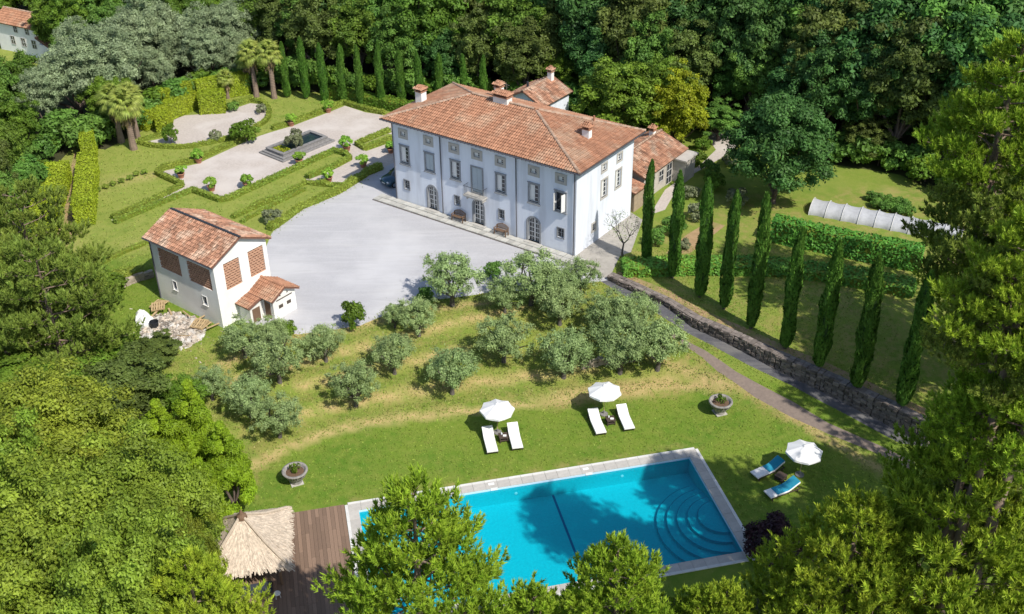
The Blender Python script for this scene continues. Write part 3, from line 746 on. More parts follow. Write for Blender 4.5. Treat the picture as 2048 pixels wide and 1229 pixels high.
# stone apron along the facade
apron = empty('stone_apron', (VO.x, VO.y, Z0), VY); apron['kind'] = 'structure'
MB().box(-1.8, VW + 1.0, -1.55, 0, -.06, .02).build('apron_bed', M['mortar'], apron)
slabme = [MB().box(-.29, .29, -.33, .33, 0, .05 + .01 * k, jit=.012).mesh('slab', M['slab']) for k in range(3)]
for r in range(2):
    for k in range(38):
        x = -1.5 + k * .63
        if x > VW + .9: continue
        link('slab', random.choice(slabme), apron, (x, -.38 - r * .72, .022), (0, 0, random.uniform(-.02, .02)), (random.uniform(.96, 1.03), 1, 1))

# ------------------------------------------------------------------ annexes behind the villa
def gable_house(root, x0, x1, y0, y1, eh, rh, wm, oh=.35, axis='y', pre='', tilem='tile', pw=.26, row=.40):
    b = MB()
    b.box(x0, x1, y0, y1, -.5, eh)
    if axis == 'y':
        xm = (x0 + x1) / 2
        for y in (y0, y1 - .02): b.add([(x0, y, eh), (x1, y, eh), (xm, y, rh - .12), (x0, y + .02, eh), (x1, y + .02, eh), (xm, y + .02, rh - .12)], [(0, 1, 2), (5, 4, 3), (0, 2, 5, 3), (1, 4, 5, 2)])
        s = (rh - eh) / ((x1 - x0) / 2); e = eh - s * oh
        A = [(x1 + oh, y0 - oh, e), (x1 + oh, y1 + oh, e), (xm, y1 + oh, rh), (xm, y0 - oh, rh)]
        B = [(x0 - oh, y1 + oh, e), (x0 - oh, y0 - oh, e), (xm, y0 - oh, rh), (xm, y1 + oh, rh)]
        ra_, rb_ = (xm, y0 - oh, rh), (xm, y1 + oh, rh)
    else:
        ym = (y0 + y1) / 2
        for x in (x0, x1 - .02): b.add([(x, y0, eh), (x, y1, eh), (x, ym, rh - .12), (x + .02, y0, eh), (x + .02, y1, eh), (x + .02, ym, rh - .12)], [(0, 1, 2), (5, 4, 3), (0, 2, 5, 3), (1, 4, 5, 2)])
        s = (rh - eh) / ((y1 - y0) / 2); e = eh - s * oh
        A = [(x0 - oh, y0 - oh, e), (x1 + oh, y0 - oh, e), (x1 + oh, ym, rh), (x0 - oh, ym, rh)]
        B = [(x1 + oh, y1 + oh, e), (x0 - oh, y1 + oh, e), (x0 - oh, ym, rh), (x1 + oh, ym, rh)]
        ra_, rb_ = (x0 - oh, ym, rh), (x1 + oh, ym, rh)
    b.build('wall', wm, root)
    bed = MB(); tl = MB(); rd = MB(); roof_plane(None, tl, bed, A, pw=pw, row=row); roof_plane(None, tl, bed, B, pw=pw, row=row); ridge_line(rd, ra_, rb_, r=.14, lift=.06)
    rf = bed.build('roof', M['tile_bed'], root); tag(link('roof_tiles', tl.mesh('roof_tiles', M[tilem]), rf), kind='stuff'); tag(link('ridge_tiles', rd.mesh('ridge_tiles', M['ridge']), rf), kind='stuff')
    return rf
def simple_window(root, face, u, z, w_, h_, fixed, nh=2, m=None, name='window'):
    """face 'x+','x-','y-' at coordinate fixed"""
    rot = {'y-': 0, 'x+': PI / 2, 'x-': -PI / 2}[face]
    loc = {'y-': (u, fixed, 0), 'x+': (fixed, u, 0), 'x-': (fixed, u, 0)}[face]
    f = MB(); a, b = -w_ / 2, w_ / 2; t = .07
    f.box(a - t, a, -.05, .02, z - t, z + h_ + t); f.box(b, b + t, -.05, .02, z - t, z + h_ + t); f.box(a, b, -.05, .02, z + h_, z + h_ + t); f.box(a, b, -.07, .02, z - t, z)
    o = link(name, f.mesh(name, m or M['stone_pale']), root, loc, (0, 0, rot))
    g = MB(); g.box(a, b, -.012, -.004, z, z + h_); link('pane', g.mesh('pane', M['pane']), o)
    s = MB(); s.box(-.02, .02, -.03, -.013, z, z + h_)
    for k in range(1, nh): s.box(a, b, -.034, -.0131, z + h_ * k / nh - .015, z + h_ * k / nh + .015)
    link('sash', s.mesh('sash', M['white_paint']), o)
    return o
M['annex_stone'] = mat('annex_stone', (.40, .31, .22), (.28, .22, .16), scale=3, bump=.5, bscale=8)
M['annex_plaster'] = mat('annex_plaster', (.50, .46, .41), (.40, .37, .34), scale=1.5, bump=.2)
ra_root = empty('annex', (VO.x, VO.y, Z0), VY, 'low stone annex with old tiled gable roof at right end of the villa', 'building')
gable_house(ra_root, 14.4, 20.0, 12.6, 20.6, 2.75, 3.85, M['annex_plaster'], tilem='tile_old')
chimney(ra_root, 17.0, 19.4, 3.7, 4.3, .5, .5)
for v in (14.2, 16.0): simple_window(ra_root, 'x+', v, .9, .8, 1.1, 20.0)
dd_ = simple_window(ra_root, 'x+', 17.6, .05, 1.0, 2.1, 20.0, 3, name='door')
simple_window(ra_root, 'y-', 17.2, 1.0, .8, 1.0, 12.6)
porch = MB(); porch.box(20.0, 21.3, 18.4, 20.6, -.4, 2.35); porch.box(19.95, 21.5, 18.2, 20.8, 2.352, 2.5); porch.build('porch', M['annex_plaster'], ra_root)
stw = MB()                                   # rough stone store in front of the annex
rs = empty('stone_store', (VO.x, VO.y, Z0), VY, 'low rough stone store against the rear corner of the villa', 'building')
MB().box(17.2, 20.35, 10.2, 12.2, -.4, 2.1).build('wall', M['annex_stone'], rs)
bed = MB(); tl = MB(); roof_plane(None, tl, bed, [(20.65, 9.85, 2.12), (20.65, 12.2, 2.12), (17.2, 12.2, 2.7), (17.2, 9.85, 2.7)])
rf = bed.build('roof', M['tile_bed'], rs); tag(link('roof_tiles', tl.mesh('roof_tiles', M['tile_old']), rf), kind='stuff')
rb_root = empty('rear_wing', (VO.x, VO.y, Z0), VY, 'tall white rear wing with tiled gable roof showing above the villa ridge', 'building')
gable_house(rb_root, 1.7, 6.1, 16.0, 21.0, 5.7, 6.75, M['villa_plaster'], tilem='tile_old')
chimney(rb_root, 4.2, 20.4, 6.6, 7.5, .5, .5)
MB().tube([(3.3, 17.5, 6.2), (3.3, 17.5, 7.1)], .13, 8).build('flue_pipe', M['metal_dark'], rb_root)
simple_window(rb_root, 'x+', 17.0, 4.3, .7, .9, 6.1)

# ------------------------------------------------------------------ barn
BO = Vector((-22.72, 71.74)); BY = math.radians(52.6)
barn = empty('barn', (BO.x, BO.y, ZC), BY, 'white barn with brick lattice screens and tiled gable roof beside the gravel court', 'barn')
BU = Vector((math.cos(BY), math.sin(BY))); BV = Vector((-BU.y, BU.x))
def bpt(a, b): return BO + BU * a + BV * b
bw, bd, beh, brh = 5.32, 7.75, 5.85, 7.05
gp_ = [(.95, 2.5, 2.97, 5.3), (3.4, 4.95, 2.97, 5.3)]; lp_ = [(.5, 3.3, 3.2, 5.1), (4.2, 6.9, 3.2, 5.1)]; lw_ = [(1.5, 2.0, 1.55, 2.3), (5.2, 5.65, 1.65, 2.4)]
bm_ = MB(); wall_panel(bm_, bw, beh, gp_, base=-.8, depth=.3)
bm_.add([(0, 0, beh), (bw, 0, beh), (bw / 2, 0, brh - .1)], [(0, 1, 2)])
RotL = Matrix.Translation((0, bd, 0)) @ Matrix.Rotation(-PI / 2, 4, 'Z')      # left wall faces -x; u runs from the back corner
lm_ = MB(); hl_ = [(bd - b, bd - a, z0, z1) for a, b, z0, z1 in lp_ + lw_]; wall_panel(lm_, bd, beh, hl_, base=-.8, depth=.3)
bm_.add([RotL @ Vector(p) for p in lm_.v], lm_.f)
bm_.add([(bw, 0, -.8), (bw, bd, -.8), (bw, bd, beh), (bw, 0, beh)], [(0, 1, 2, 3)])
bm_.add([(0, bd, -.8), (bw, bd, -.8), (bw, bd, beh), (bw / 2, bd, brh - .1), (0, bd, beh)], [(0, 4, 3, 2, 1)])
bm_.build('wall', M['plaster'], barn)
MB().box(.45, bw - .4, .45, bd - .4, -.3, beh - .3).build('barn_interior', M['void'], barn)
def lattice(u0, u1, z0, z1, xf, name='brick_screen'):
    mb = MB(); rowh = .21; n = int((z1 - z0) / rowh)
    for r in range(n + 1):
        z = z0 + r * rowh
        mb.box(u0, u1, .05, .19, z, min(z1, z + .062), .85 + random.uniform(-.1, .1))
        if z + rowh > z1: break
        x = u0 + (.0 if r % 2 else .16)
        while x < u1 - .16:
            mb.box(x, x + .17, .07, .21, z + .063, z + rowh - .002, min(1, max(0, random.gauss(.5, .22)))); x += .31
    if xf is not None: mb.v = [tuple(xf @ Vector(p)) for p in mb.v]
    return tag(mb.build(name, M['brick'], barn), kind='stuff')
for a, b, z0, z1 in gp_: lattice(a, b, z0, z1, None)
for a, b, z0, z1 in lp_: lattice(bd - b, bd - a, z0, z1, RotL)
for a, b, z0, z1 in lw_:
    f = MB(); u0, u1 = bd - b, bd - a
    f.box(u0 - .05, u0, -.03, .05, z0 - .05, z1 + .05); f.box(u1, u1 + .05, -.03, .05, z0 - .05, z1 + .05); f.box(u0, u1, -.03, .05, z1, z1 + .05); f.box(u0 - .08, u1 + .08, -.07, .05, z0 - .1, z0 - .052)
    f.v = [tuple(RotL @ Vector(p)) for p in f.v]; o = f.build('window', M['plaster'], barn)
    g = MB(); g.box(u0, u1, .15, .16, z0, z1); g.v = [tuple(RotL @ Vector(p)) for p in g.v]; link('pane', g.mesh('pane', M['pane']), o)
oh = .35; sl = (brh - beh) / (bw / 2); e = beh - sl * oh
bed = MB(); tl = MB(); rd = MB()
roof_plane(None, tl, bed, [(-oh, bd + oh, e), (-oh, -oh, e), (bw / 2, -oh, brh), (bw / 2, bd + oh, brh)], pw=.21, row=.33)
roof_plane(None, tl, bed, [(bw + oh, -oh, e), (bw + oh, bd + oh, e), (bw / 2, bd + oh, brh), (bw / 2, -oh, brh)], pw=.21, row=.33)
ridge_line(rd, (bw / 2, -oh, brh), (bw / 2, bd + oh, brh), r=.12, lift=.05)
rf = bed.build('roof', M['tile_bed'], barn); tag(link('roof_tiles', tl.mesh('roof_tiles', M['tile_old']), rf), kind='stuff'); tag(link('ridge_tiles', rd.mesh('ridge_tiles', M['metal_dark']), rf), kind='stuff')
MB().tube([(-oh - .05, bd + oh, e - .05), (-oh - .05, -oh - .1, e - .05)], .05, 6).build('gutter', M['copper'], barn)
MB().tube([(-.06, bd - .05, beh - .3), (-.06, bd - .05, -.6)], .05, 6).build('downspout', M['copper'], barn)
# small lean-to in front of the gable
lt = MB(); lx0, lx1, ly, le, lr = 3.15, 5.5, -2.5, 2.05, 2.65; lxm = (lx0 + lx1) / 2
lt.box(lx0, lx1, ly, -.003, -.6, le); lt.add([(lx0, ly - .002, le), (lx1, ly - .002, le), (lxm, ly - .002, lr - .06)], [(0, 1, 2)])
lt.box(1.75, lx0 - .003, -1.35, -.003, -.6, 1.55)
lo = lt.build('lean_to', M['plaster'], barn, )
bed = MB(); tl = MB(); s = (lr - le) / (lxm - lx0)
roof_plane(None, tl, bed, [(lx0 - .3, -.02, le - .3 * s), (lx0 - .3, ly - .3, le - .3 * s), (lxm, ly - .3, lr), (lxm, -.02, lr)], pw=.21, row=.33)
roof_plane(None, tl, bed, [(lx1 + .3, ly - .3, le - .3 * s), (lx1 + .3, -.02, le - .3 * s), (lxm, -.02, lr), (lxm, ly - .3, lr)], pw=.21, row=.33)
roof_plane(None, tl, bed, [(1.45, -.02, 1.55), (1.45, -1.6, 1.55), (2.85, -1.6, 1.95), (2.85, -.02, 1.95)], pw=.21, row=.33)
rd = MB(); ridge_line(rd, (lxm, -.05, lr), (lxm, ly - .3, lr), r=.11)
tb = link('lean_to_roof', bed.mesh('lean_to_roof', M['tile_bed']), lo); 
tag(link('roof_tiles', tl.mesh('roof_tiles', M['tile']), lo), kind='stuff'); tag(link('ridge_tiles', rd.mesh('ridge_tiles', M['tile']), lo), kind='stuff')
det = MB(); det.box(lx0 + .55, lx0 + .98, ly - .02, ly - .004, .85, 1.15); det.box(lx0 + 1.4, lx0 + 1.83, ly - .02, ly - .004, .85, 1.15)
det.box(lx0 + .35, lx1 - .35, ly - .05, ly - .004, 1.62, 1.68)
for u in (lxm - .45, lxm + .3): det.add([(u, ly - .02, 1.9), (u + .16, ly - .02, 1.9), (u + .08, ly - .02, 2.12)], [(0, 1, 2)])
link('vent_opening', det.mesh('vent_opening', M['void']), lo)
dr = MB(); dr.box(lx0 - .035, lx0 - .004, -2.15, -1.5, -.1, 1.5); link('door', dr.mesh('door', M['wood']), lo)
dr = MB(); dr.box(1.95, 2.7, -1.385, -1.354, -.3, 1.2); link('hatch', dr.mesh('hatch', M['wood']), lo)

# house far off at the upper left
hp = at(72, 120, ZC)
hs = empty('farmhouse', (hp.x, hp.y, gz(hp.x, hp.y)), math.radians(-30), 'distant white farmhouse with tiled roofs at the upper left edge', 'house')
gable_house(hs, -6.5, 1.6, 0, 4.2, 4.0, 5.0, M['plaster'], axis='x')
b = MB(); b.box(1.7, 3.6, -.3, 3.8, -.4, 2.0); b.build('side_room', M['plaster'], hs)
bed = MB(); tl = MB(); roof_plane(None, tl, bed, [(3.95, -.6, 1.95), (3.95, 4.1, 1.95), (1.62, 4.1, 2.9), (1.62, -.6, 2.9)], pw=.28)
rf = bed.build('side_roof', M['tile_bed'], hs); tag(link('roof_tiles', tl.mesh('roof_tiles', M['tile']), rf), kind='stuff')
for u in (-3.6, -1.6, .4): simple_window(hs, 'y-', u, 1.2, .7, 1.0, 0)
for u in (-2.6, -.4): simple_window(hs, 'y-', u, 2.9, .6, .7, 0)

# ------------------------------------------------------------------ pool
PYAW = math.radians(12.6)
pool = empty('swimming_pool', (PO.x, PO.y, 0), PYAW, 'rectangular turquoise swimming pool with pale stone coping on the lawn', 'pool')
# local frame: x along the long side, y negative towards the deck/camera side
cw = .85; pdp = 1.45; wl_ = -.17
b = MB()
x0, x1, y0, y1 = cw, PW - cw, -PD + cw, -cw
b.add([(x0, y0, -pdp), (x1, y0, -pdp), (x1, y1, -pdp), (x0, y1, -pdp)], [(0, 1, 2, 3)])
b.add([(x0, y0, -pdp), (x0, y1, -pdp), (x0, y1, -.03), (x0, y0, -.03)], [(0, 1, 2, 3)])
b.add([(x1, y0, -pdp), (x1, y0, -.03), (x1, y1, -.03), (x1, y1, -pdp)], [(0, 1, 2, 3)])
b.add([(x0, y0, -pdp), (x0, y0, -.03), (x1, y0, -.03), (x1, y0, -pdp)], [(0, 1, 2, 3)])
b.add([(x0, y1, -pdp), (x1, y1, -pdp), (x1, y1, -.03), (x0, y1, -.03)], [(0, 1, 2, 3)])
b.build('basin', M['pool_tile'], pool)
M['waterline'] = mat('pale_waterline', (.50, .66, .80), rough=.5)
wb = MB(); q = .012
for (a0, a1, c0, c1) in ((x0, x1, y1 - q, y1 - .001), (x0, x1, y0 + .001, y0 + q), (x0 + .001, x0 + q, y0 + q, y1 - q), (x1 - q, x1 - .001, y0 + q, y1 - q)): wb.box(a0, a1, c0, c1, wl_ - .04, -.031)
wb.build('waterline_band', M['waterline'], pool)
ln = MB(); ln.box(13.9, 14.06, y0 + .02, y1 - .02, -pdp + .004, -pdp + .012); ln.build('floor_line', M['pool_line'], pool)
for i in range(5):                          # curved steps rising to the right wall
    r = 4.1 - i * .66; h0 = -pdp; h1 = -pdp + .21 * (i + 1); st = MB(); n = 28; cyc = y1 - 5.7
    ar = [(x1 - .003 - .001 * i - r * math.sin(PI * k / n), max(y0 + .01 + .002 * i, cyc + r * 1.02 * math.cos(PI * k / n))) for k in range(n + 1)]
    st.prism([(p[0], p[1]) for p in ar], h0 + .002 * (i + 1), h1)
    so = st.build('step', M['pool_tile'], pool)
    ed = MB(); ed.tube([(p[0], p[1], h1 + .0) for p in ar[1:-1]], .022, 4); link('step_edge', ed.mesh('step_edge', M['step_line']), so)
wt = MB(); nx, ny = 60, 24
wt.add([(x0 + (x1 - x0) * i / nx, y0 + (y1 - y0) * j / ny, wl_) for j in range(ny + 1) for i in range(nx + 1)],
       [(j * (nx + 1) + i, j * (nx + 1) + i + 1, (j + 1) * (nx + 1) + i + 1, (j + 1) * (nx + 1) + i) for j in range(ny) for i in range(nx)])
tag(wt.build('water', M['water'], pool, smooth=True))
pav = [MB().box(-.395, .395, -.385, .385, -.06, .03 + .004 * k, jit=.004).mesh('coping_stone', M['cop_stone']) for k in range(3)]
edg = MB().box(-.395, .395, -.10, .10, -.06, .055, jit=.003).mesh('edge_stone', M['cop_edge'])
nl = int((PW - .4) / .81); nd = int((PD - .4 - 1.56) / .81)
for k in range(nl):
    x = .2 + (PW - .4) * (k + .5) / nl; sx = (PW - .4) / nl / .805
    for y in (-.525, -PD + .525): link('coping_stone', random.choice(pav), pool, (x, y, 0), (0, 0, 0), (sx, .845, 1))
    for y in (-.1, -PD + .1): link('edge_stone', edg, pool, (x, y, 0), (0, 0, 0), (sx, .98, 1))
for k in range(nd):
    y = -.85 - (PD - 1.7) * (k + .5) / nd; sy = (PD - 1.7) / nd / .805
    for x in (.525, PW - .525): link('coping_stone', random.choice(pav), pool, (x, y, 0), (0, 0, 0), (.82, sy * 1.03, 1))
for k in range(nd + 2):
    y = -.2 - (PD - .4) * (k + .5) / (nd + 2); sy = (PD - .4) / (nd + 2) / .805
    for x in (.1, PW - .1): link('edge_stone', edg, pool, (x, y, 0), (0, 0, PI / 2), (sy, .98, 1))
sk = MB().box(-.2, .2, -.11, .11, .035, .048).mesh('skimmer_lid', M['white_paint'])
sk2 = MB().box(-.24, .24, -.03, .03, -.14, -.04); sk2.tube([(-.24, 0, -.02), (-.24, 0, .04), (.24, 0, .04), (.24, 0, -.02)], .02, 5); sk2 = sk2.mesh('skimmer', M['white_paint'])
for x in (3.6, 9.8, 16.4):
    link('skimmer_lid', sk, pool, (x, -.42, 0)); link('skimmer', sk2, pool, (x + .1, -.87, 0))
lt = MB().lathe([(.11, 0), (.11, .02), (.07, .035)], 10).mesh('pool_light', M['lamp'])
for x in (11.4, 18.9): link('pool_light', lt, pool, (x, y1 - .002, -.75), (PI / 2, 0, 0))

# ------------------------------------------------------------------ deck and thatched pavilion
deck = empty('wooden_deck', (PO.x, PO.y, 0), PYAW); deck['kind'] = 'structure'
MB().box(-9.0, -.02, -12.2, -.12, -.3, .02).build('deck_frame', M['void'], deck)
bme = [MB().box(-.118, .118, -1.5, 1.5, .022, .055, t).mesh('deck_board', M['deck']) for t in (.2, .4, .6, .85)]
nb = 37
for k in range(nb):
    x = -.02 - (k + .5) * .2425; off = random.choice([0, .8, 1.6, 2.2]); y = -.12 + off
    while y > -12.2:
        ya = min(y, -.12); yb = max(y - 3.0, -12.2)
        if ya - yb > .1: link('deck_board', random.choice(bme), deck, (x, (ya + yb) / 2, random.uniform(0, .006)), (0, 0, 0), (.975, (ya - yb - .012) / 3.0, 1))
        y -= 3.0
pc = Vector((-16.25, 48.35)); PHY = PYAW - math.radians(3)
pav_r = empty('thatched_pavilion', (pc.x, pc.y, .06), PHY, 'square thatched straw pavilion standing on the wooden deck', 'pavilion')
for sx in (-1, 1):
    for sy in (-1, 1): MB().tube([(sx * 1.9, sy * 1.9, 0), (sx * 1.88, sy * 1.88, 2.05)], .09, 8).build('post', M['wood'], pav_r)
fr = MB()
for s in (-1, 1): fr.box(-2.1, 2.1, s * 1.9 - .05, s * 1.9 + .05, 2.02, 2.12); fr.box(s * 1.9 - .05, s * 1.9 + .05, -2.1, 2.1, 2.122, 2.2)
fr.build('beam', M['wood'], pav_r)
th = MB(); n = 26; half = 2.45; rings = 12
vs = []
for j in range(rings + 1):
    t = j / rings; hh = half * (1 - t) + .02; z = 2.12 + 2.0 * t - .22 * math.sin(PI * t)
    for s in range(4):
        for k in range(n):
            u = -1 + 2 * k / n; p = [(u, -1), (1, u), (-u, 1), (-1, -u)][s]
            rr = 1 + random.uniform(-.012, .014) * (1 if j else 2.5); 
            vs.append((p[0] * hh * rr, p[1] * hh * rr, z + random.uniform(-.03, .03) + (.05 if k == 0 else 0)))
N4 = 4 * n
th.add(vs, [(j * N4 + k, j * N4 + (k + 1) % N4, (j + 1) * N4 + (k + 1) % N4, (j + 1) * N4 + k) for j in range(rings) for k in range(N4)])
th.t = [random.uniform(.2, .8) for _ in th.t]
tho = th.build('thatch_roof', M['thatch'], pav_r)
V = []; T = []                              # loose straw lying down the slopes and hanging at the eaves
for _ in range(9000):
    s = random.randrange(4); u = random.uniform(-1, 1); t = random.random() ** 1.3 * .97
    hh = half * (1 - t); L_ = random.uniform(.25, .6); t2 = t - L_ / 3.2; h2 = half * (1 - t2); du = random.uniform(-.05, .05)
    def pp(u, hh, t, lift):
        p = [(u, -1), (1, u), (-u, 1), (-1, -u)][s]; z = 2.12 + 2.0 * t - .22 * math.sin(PI * max(0, t)) + lift
        return Vector((p[0] * hh, p[1] * hh, z))
    a = pp(u, hh, t, .05); b2 = pp(u + du, h2, t2, random.uniform(.03, .10)); w_ = [(1, 0), (0, 1), (1, 0), (0, 1)][s]; wv = Vector((w_[0], w_[1], 0)) * random.uniform(.015, .035)
    V += [a - wv, a + wv, b2 + wv, b2 - wv]; T.append(random.uniform(0, 1))
tag(link('straw', np_mesh('straw', [tuple(v) for v in V], 4, M['thatch'], np.array(T)), tho), kind='stuff')
hr = MB()
for sx, sy in ((1, 1), (1, -1), (-1, 1), (-1, -1)): hr.tube([(sx * half * .99, sy * half * .99, 2.16), (sx * half * .5, sy * half * .5, 3.0), (sx * .1, sy * .1, 4.12)], [.12, .10, .09], 7, tint=.2)
link('hip_roll', hr.mesh('hip_roll', M['thatch']), tho)
MB().lathe([(.34, 3.95), (.30, 4.12), (.16, 4.25), (.10, 4.4), (.0, 4.62)], 10).build('finial', M['wood'], pav_r)
def deck_pt(a, b_): p = pool_pt(a, b_); return p
p = at(512, 1176, .5); daybed = empty('daybed', (p.x, p.y, .06), PYAW, 'low charcoal daybed in the shade at the edge of the thatched pavilion', 'daybed')
MB().box(-.95, .95, -.42, .42, .12, .26).build('frame', M['wicker'], daybed)
MB().box(-.92, .92, -.40, .40, .262, .42).build('cushion', M['charcoal'], daybed, bevel=.04)
for sx in (-.85, .85):
    for sy in (-.34, .34): MB().box(sx - .03, sx + .03, sy - .03, sy + .03, 0, .12).build('leg', M['wicker'], daybed)
p = at(555, 1190, .3); stl = empty('stool', (p.x, p.y, .06), 0, 'small round white stool on the shaded deck beside the daybed', 'stool')
MB().lathe([(.17, .30), (.20, .36), (.19, .40), (.0, .41)], 14).build('seat', M['white_paint'], stl)
for k in range(3): an = k * 2.1; MB().tube([(.12 * math.cos(an), .12 * math.sin(an), .3), (.17 * math.cos(an), .17 * math.sin(an), 0)], .018, 5).build('leg', M['white_paint'], stl)

# ------------------------------------------------------------------ sun loungers, parasols, tables, urns
def make_lounger(name='sun_lounger', towel=False):
    r = empty(name, (0, 0, 0))
    L_, W_ = 2.35, .82                     # foot at y=0, head towards +y
    f = MB(); f.box(-W_ / 2, -W_ / 2 + .05, 0, L_, .22, .29); f.box(W_ / 2 - .05, W_ / 2, 0, L_, .22, .29)
    for y in (0, 1.4, L_ - .05): f.box(-W_ / 2 + .05, W_ / 2 - .05, y, y + .05, .23, .28)
    f.build('frame', M['wicker'], r)
    for sx in (-1, 1):
        for y in (.12, L_ - .2): MB().box(sx * (W_ / 2 - .05) - .03, sx * (W_ / 2 - .05) + .03, y, y + .06, 0, .22).build('leg', M['wicker'], r)
    prof = [(-.04, .30), (.5, .31), (1.0, .31), (1.40, .32), (1.62, .40), (1.9, .55), (2.17, .68), (2.30, .73)]
    def slab(hw, th_, off, y0, y1, m, nm, rnd=.02):
        mb = MB(); ps = [(y, z) for y, z in prof if y0 - .01 <= y <= y1 + .01]; vs = []
        for y, z in ps: vs += [(-hw, y, z + off), (-hw + rnd, y, z + off + th_), (hw - rnd, y, z + off + th_), (hw, y, z + off)]
        fs = []
        for i in range(len(ps) - 1):
            for k in range(4): fs.append((i * 4 + k, i * 4 + (k + 1) % 4, (i + 1) * 4 + (k + 1) % 4, (i + 1) * 4 + k))
        fs += [(3, 2, 1, 0), tuple(range((len(ps) - 1) * 4, len(ps) * 4))]
        mb.add(vs, fs); return mb.build(nm, m, r, bevel=.012)
    slab(.40, .10, 0, -.04, 2.3, M['cushion'], 'mattress')
    br = MB()
    for sx in (-.3, .3): br.tube([(sx, 1.95, .56), (sx, 2.1, .28)], .018, 5)
    br.build('back_support', M['wicker'], r)
    if towel: slab(.37, .03, .102, .5 if towel == 2 else 1.0, 2.3, M['towel'], 'towel')
    return r
def place(root, a_foot, a_head, label, group, z=0):
    d = a_head - a_foot; root.location = (a_foot.x, a_foot.y, gz(a_foot.x, a_foot.y) + z); root.rotation_euler = (0, 0, math.atan2(-d.x, d.y)); tag(root, label, 'sun lounger', group)
LG = 'sun loungers on the pool lawn'
lo0 = make_lounger()
lt_ = make_lounger(towel=1); lt2 = make_lounger(towel=2)
def lv(x, y): return Vector((x, y))
place(lo0, lv(-1.47, 58.68), lv(-1.95, 61.3), 'white sun lounger left of the dark table under the left parasol', LG)
l = copy_tree(lo0); place(l, lv(.28, 59.05), lv(-.14, 61.6), 'white sun lounger right of the dark table under the left parasol', LG)
l = copy_tree(lo0); place(l, lv(6.22, 60.6), lv(5.68, 63.2), 'white sun lounger left of the dark table under the middle parasol', LG)
l = copy_tree(lo0); place(l, lv(8.28, 61.05), lv(7.80, 63.6), 'white sun lounger right of the dark table under the middle parasol', LG)
place(lt_, lv(16.15, 55.85), lv(18.7, 57.3), 'sun lounger with teal towel on its raised head nearer the right parasol', LG)
place(lt2, lv(16.65, 53.9), lv(19.2, 55.1), 'sun lounger covered by a long blue towel nearest the bottom right pines', LG)
def make_table():
    r = empty('side_table', (0, 0, 0))
    MB().box(-.32, .32, -.32, .32, .40, .45).build('table_top', M['wicker'], r)
    MB().box(-.28, .28, -.28, .28, .14, .17).build('shelf', M['wicker'], r)
    for sx in (-.27, .27):
        for sy in (-.27, .27): MB().box(sx - .03, sx + .03, sy - .03, sy + .03, 0, .40).build('leg', M['wicker'], r)
    return r
t0 = make_table(); TG = 'dark wicker side tables between loungers'
for i, (x, y, lab) in enumerate([(-.73, 60.3, 'dark wicker side table between the two white loungers on the left'), (7.0, 62.1, 'dark wicker side table between the two white loungers in the middle'),
                                 (17.9, 55.7, 'dark wicker side table between the two loungers with blue towels')]):
    t = t0 if i == 0 else copy_tree(t0)
    t.location = (x, y, 0); t.rotation_euler = (0, 0, .2 + .6 * (i == 2)); tag(t, lab, 'side table', TG)
    if i < 2:
        k = MB(); k.lathe([(.05, 0), (.06, .02), (.06, .12), (.04, .16)], 10); o = k.build('water_jug', M['lamp']); o.location = (x - .12, y + .1, .45)
        tag(o, ['small white jug on the left side table', 'small white jug on the middle side table'][i], 'jug')
        k = MB(); k.box(-.12, .12, -.09, .09, 0, .04); o = k.build('folded_towel', M['cushion']); o.location = (x + .1, y - .05, .451); tag(o, ['folded white cloth on the left side table', 'folded white cloth on the middle side table'][i], 'cloth')
def make_parasol():
    r = empty('parasol', (0, 0, 0))
    MB().tube([(0, 0, .0), (0, 0, 2.62)], .025, 8).build('pole', M['wood_pale'], r)
    MB().lathe([(.30, 0), (.30, .07), (.06, .10), (.05, .35)], 16).build('base', M['tank_stone'], r)
    R_ = 1.24
    for k in range(8):
        a0, a1 = PI * k / 4 + .1, PI * (k + 1) / 4 + .1; am = (a0 + a1) / 2; mb = MB(); vs = []; n = 5
        for j in range(n + 1):
            t = j / n; rr = R_ * t; z = 2.58 - .50 * t - .06 * math.sin(PI * t) * 0
            vs += [(rr * math.cos(a0), rr * math.sin(a0), z), (rr * (.924 - .03 * t) * math.cos(am), rr * (.924 - .03 * t) * math.sin(am), z - .035 * t), (rr * math.cos(a1), rr * math.sin(a1), z)]
        fs = [(j * 3 + q, j * 3 + q + 1, (j + 1) * 3 + q + 1, (j + 1) * 3 + q) for j in range(n) for q in range(2)]
        e = n * 3; k0 = len(vs)
        vs += [(vs[e + q][0] * 1.01, vs[e + q][1] * 1.01, vs[e + q][2] - (.12 if q != 1 else .15)) for q in range(3)]
        fs += [(e, e + 1, k0 + 1, k0), (e + 1, e + 2, k0 + 2, k0 + 1)]
        mb.add(vs, fs); o = mb.build('canopy_panel', M['canvas'], r)
        sm = o.modifiers.new('cloth', 'SOLIDIFY'); sm.thickness = .006
        rb = MB(); rb.tube([(.06 * math.cos(a0), .06 * math.sin(a0), 2.53), (R_ * math.cos(a0), R_ * math.sin(a0), 2.045)], .01, 4); rb.tube([(.03 * math.cos(a0), .03 * math.sin(a0), 1.75), (.6 * math.cos(a0), .6 * math.sin(a0), 2.31)], .008, 4)
        rb.build('rib', M['wood_pale'], r)
    MB().lathe([(.20, 2.50), (.12, 2.60), (.02, 2.66), (.02, 2.72)], 8).build('cap', M['canvas'], r)
    return r
u0 = make_parasol(); UG = 'white parasols beside the loungers'
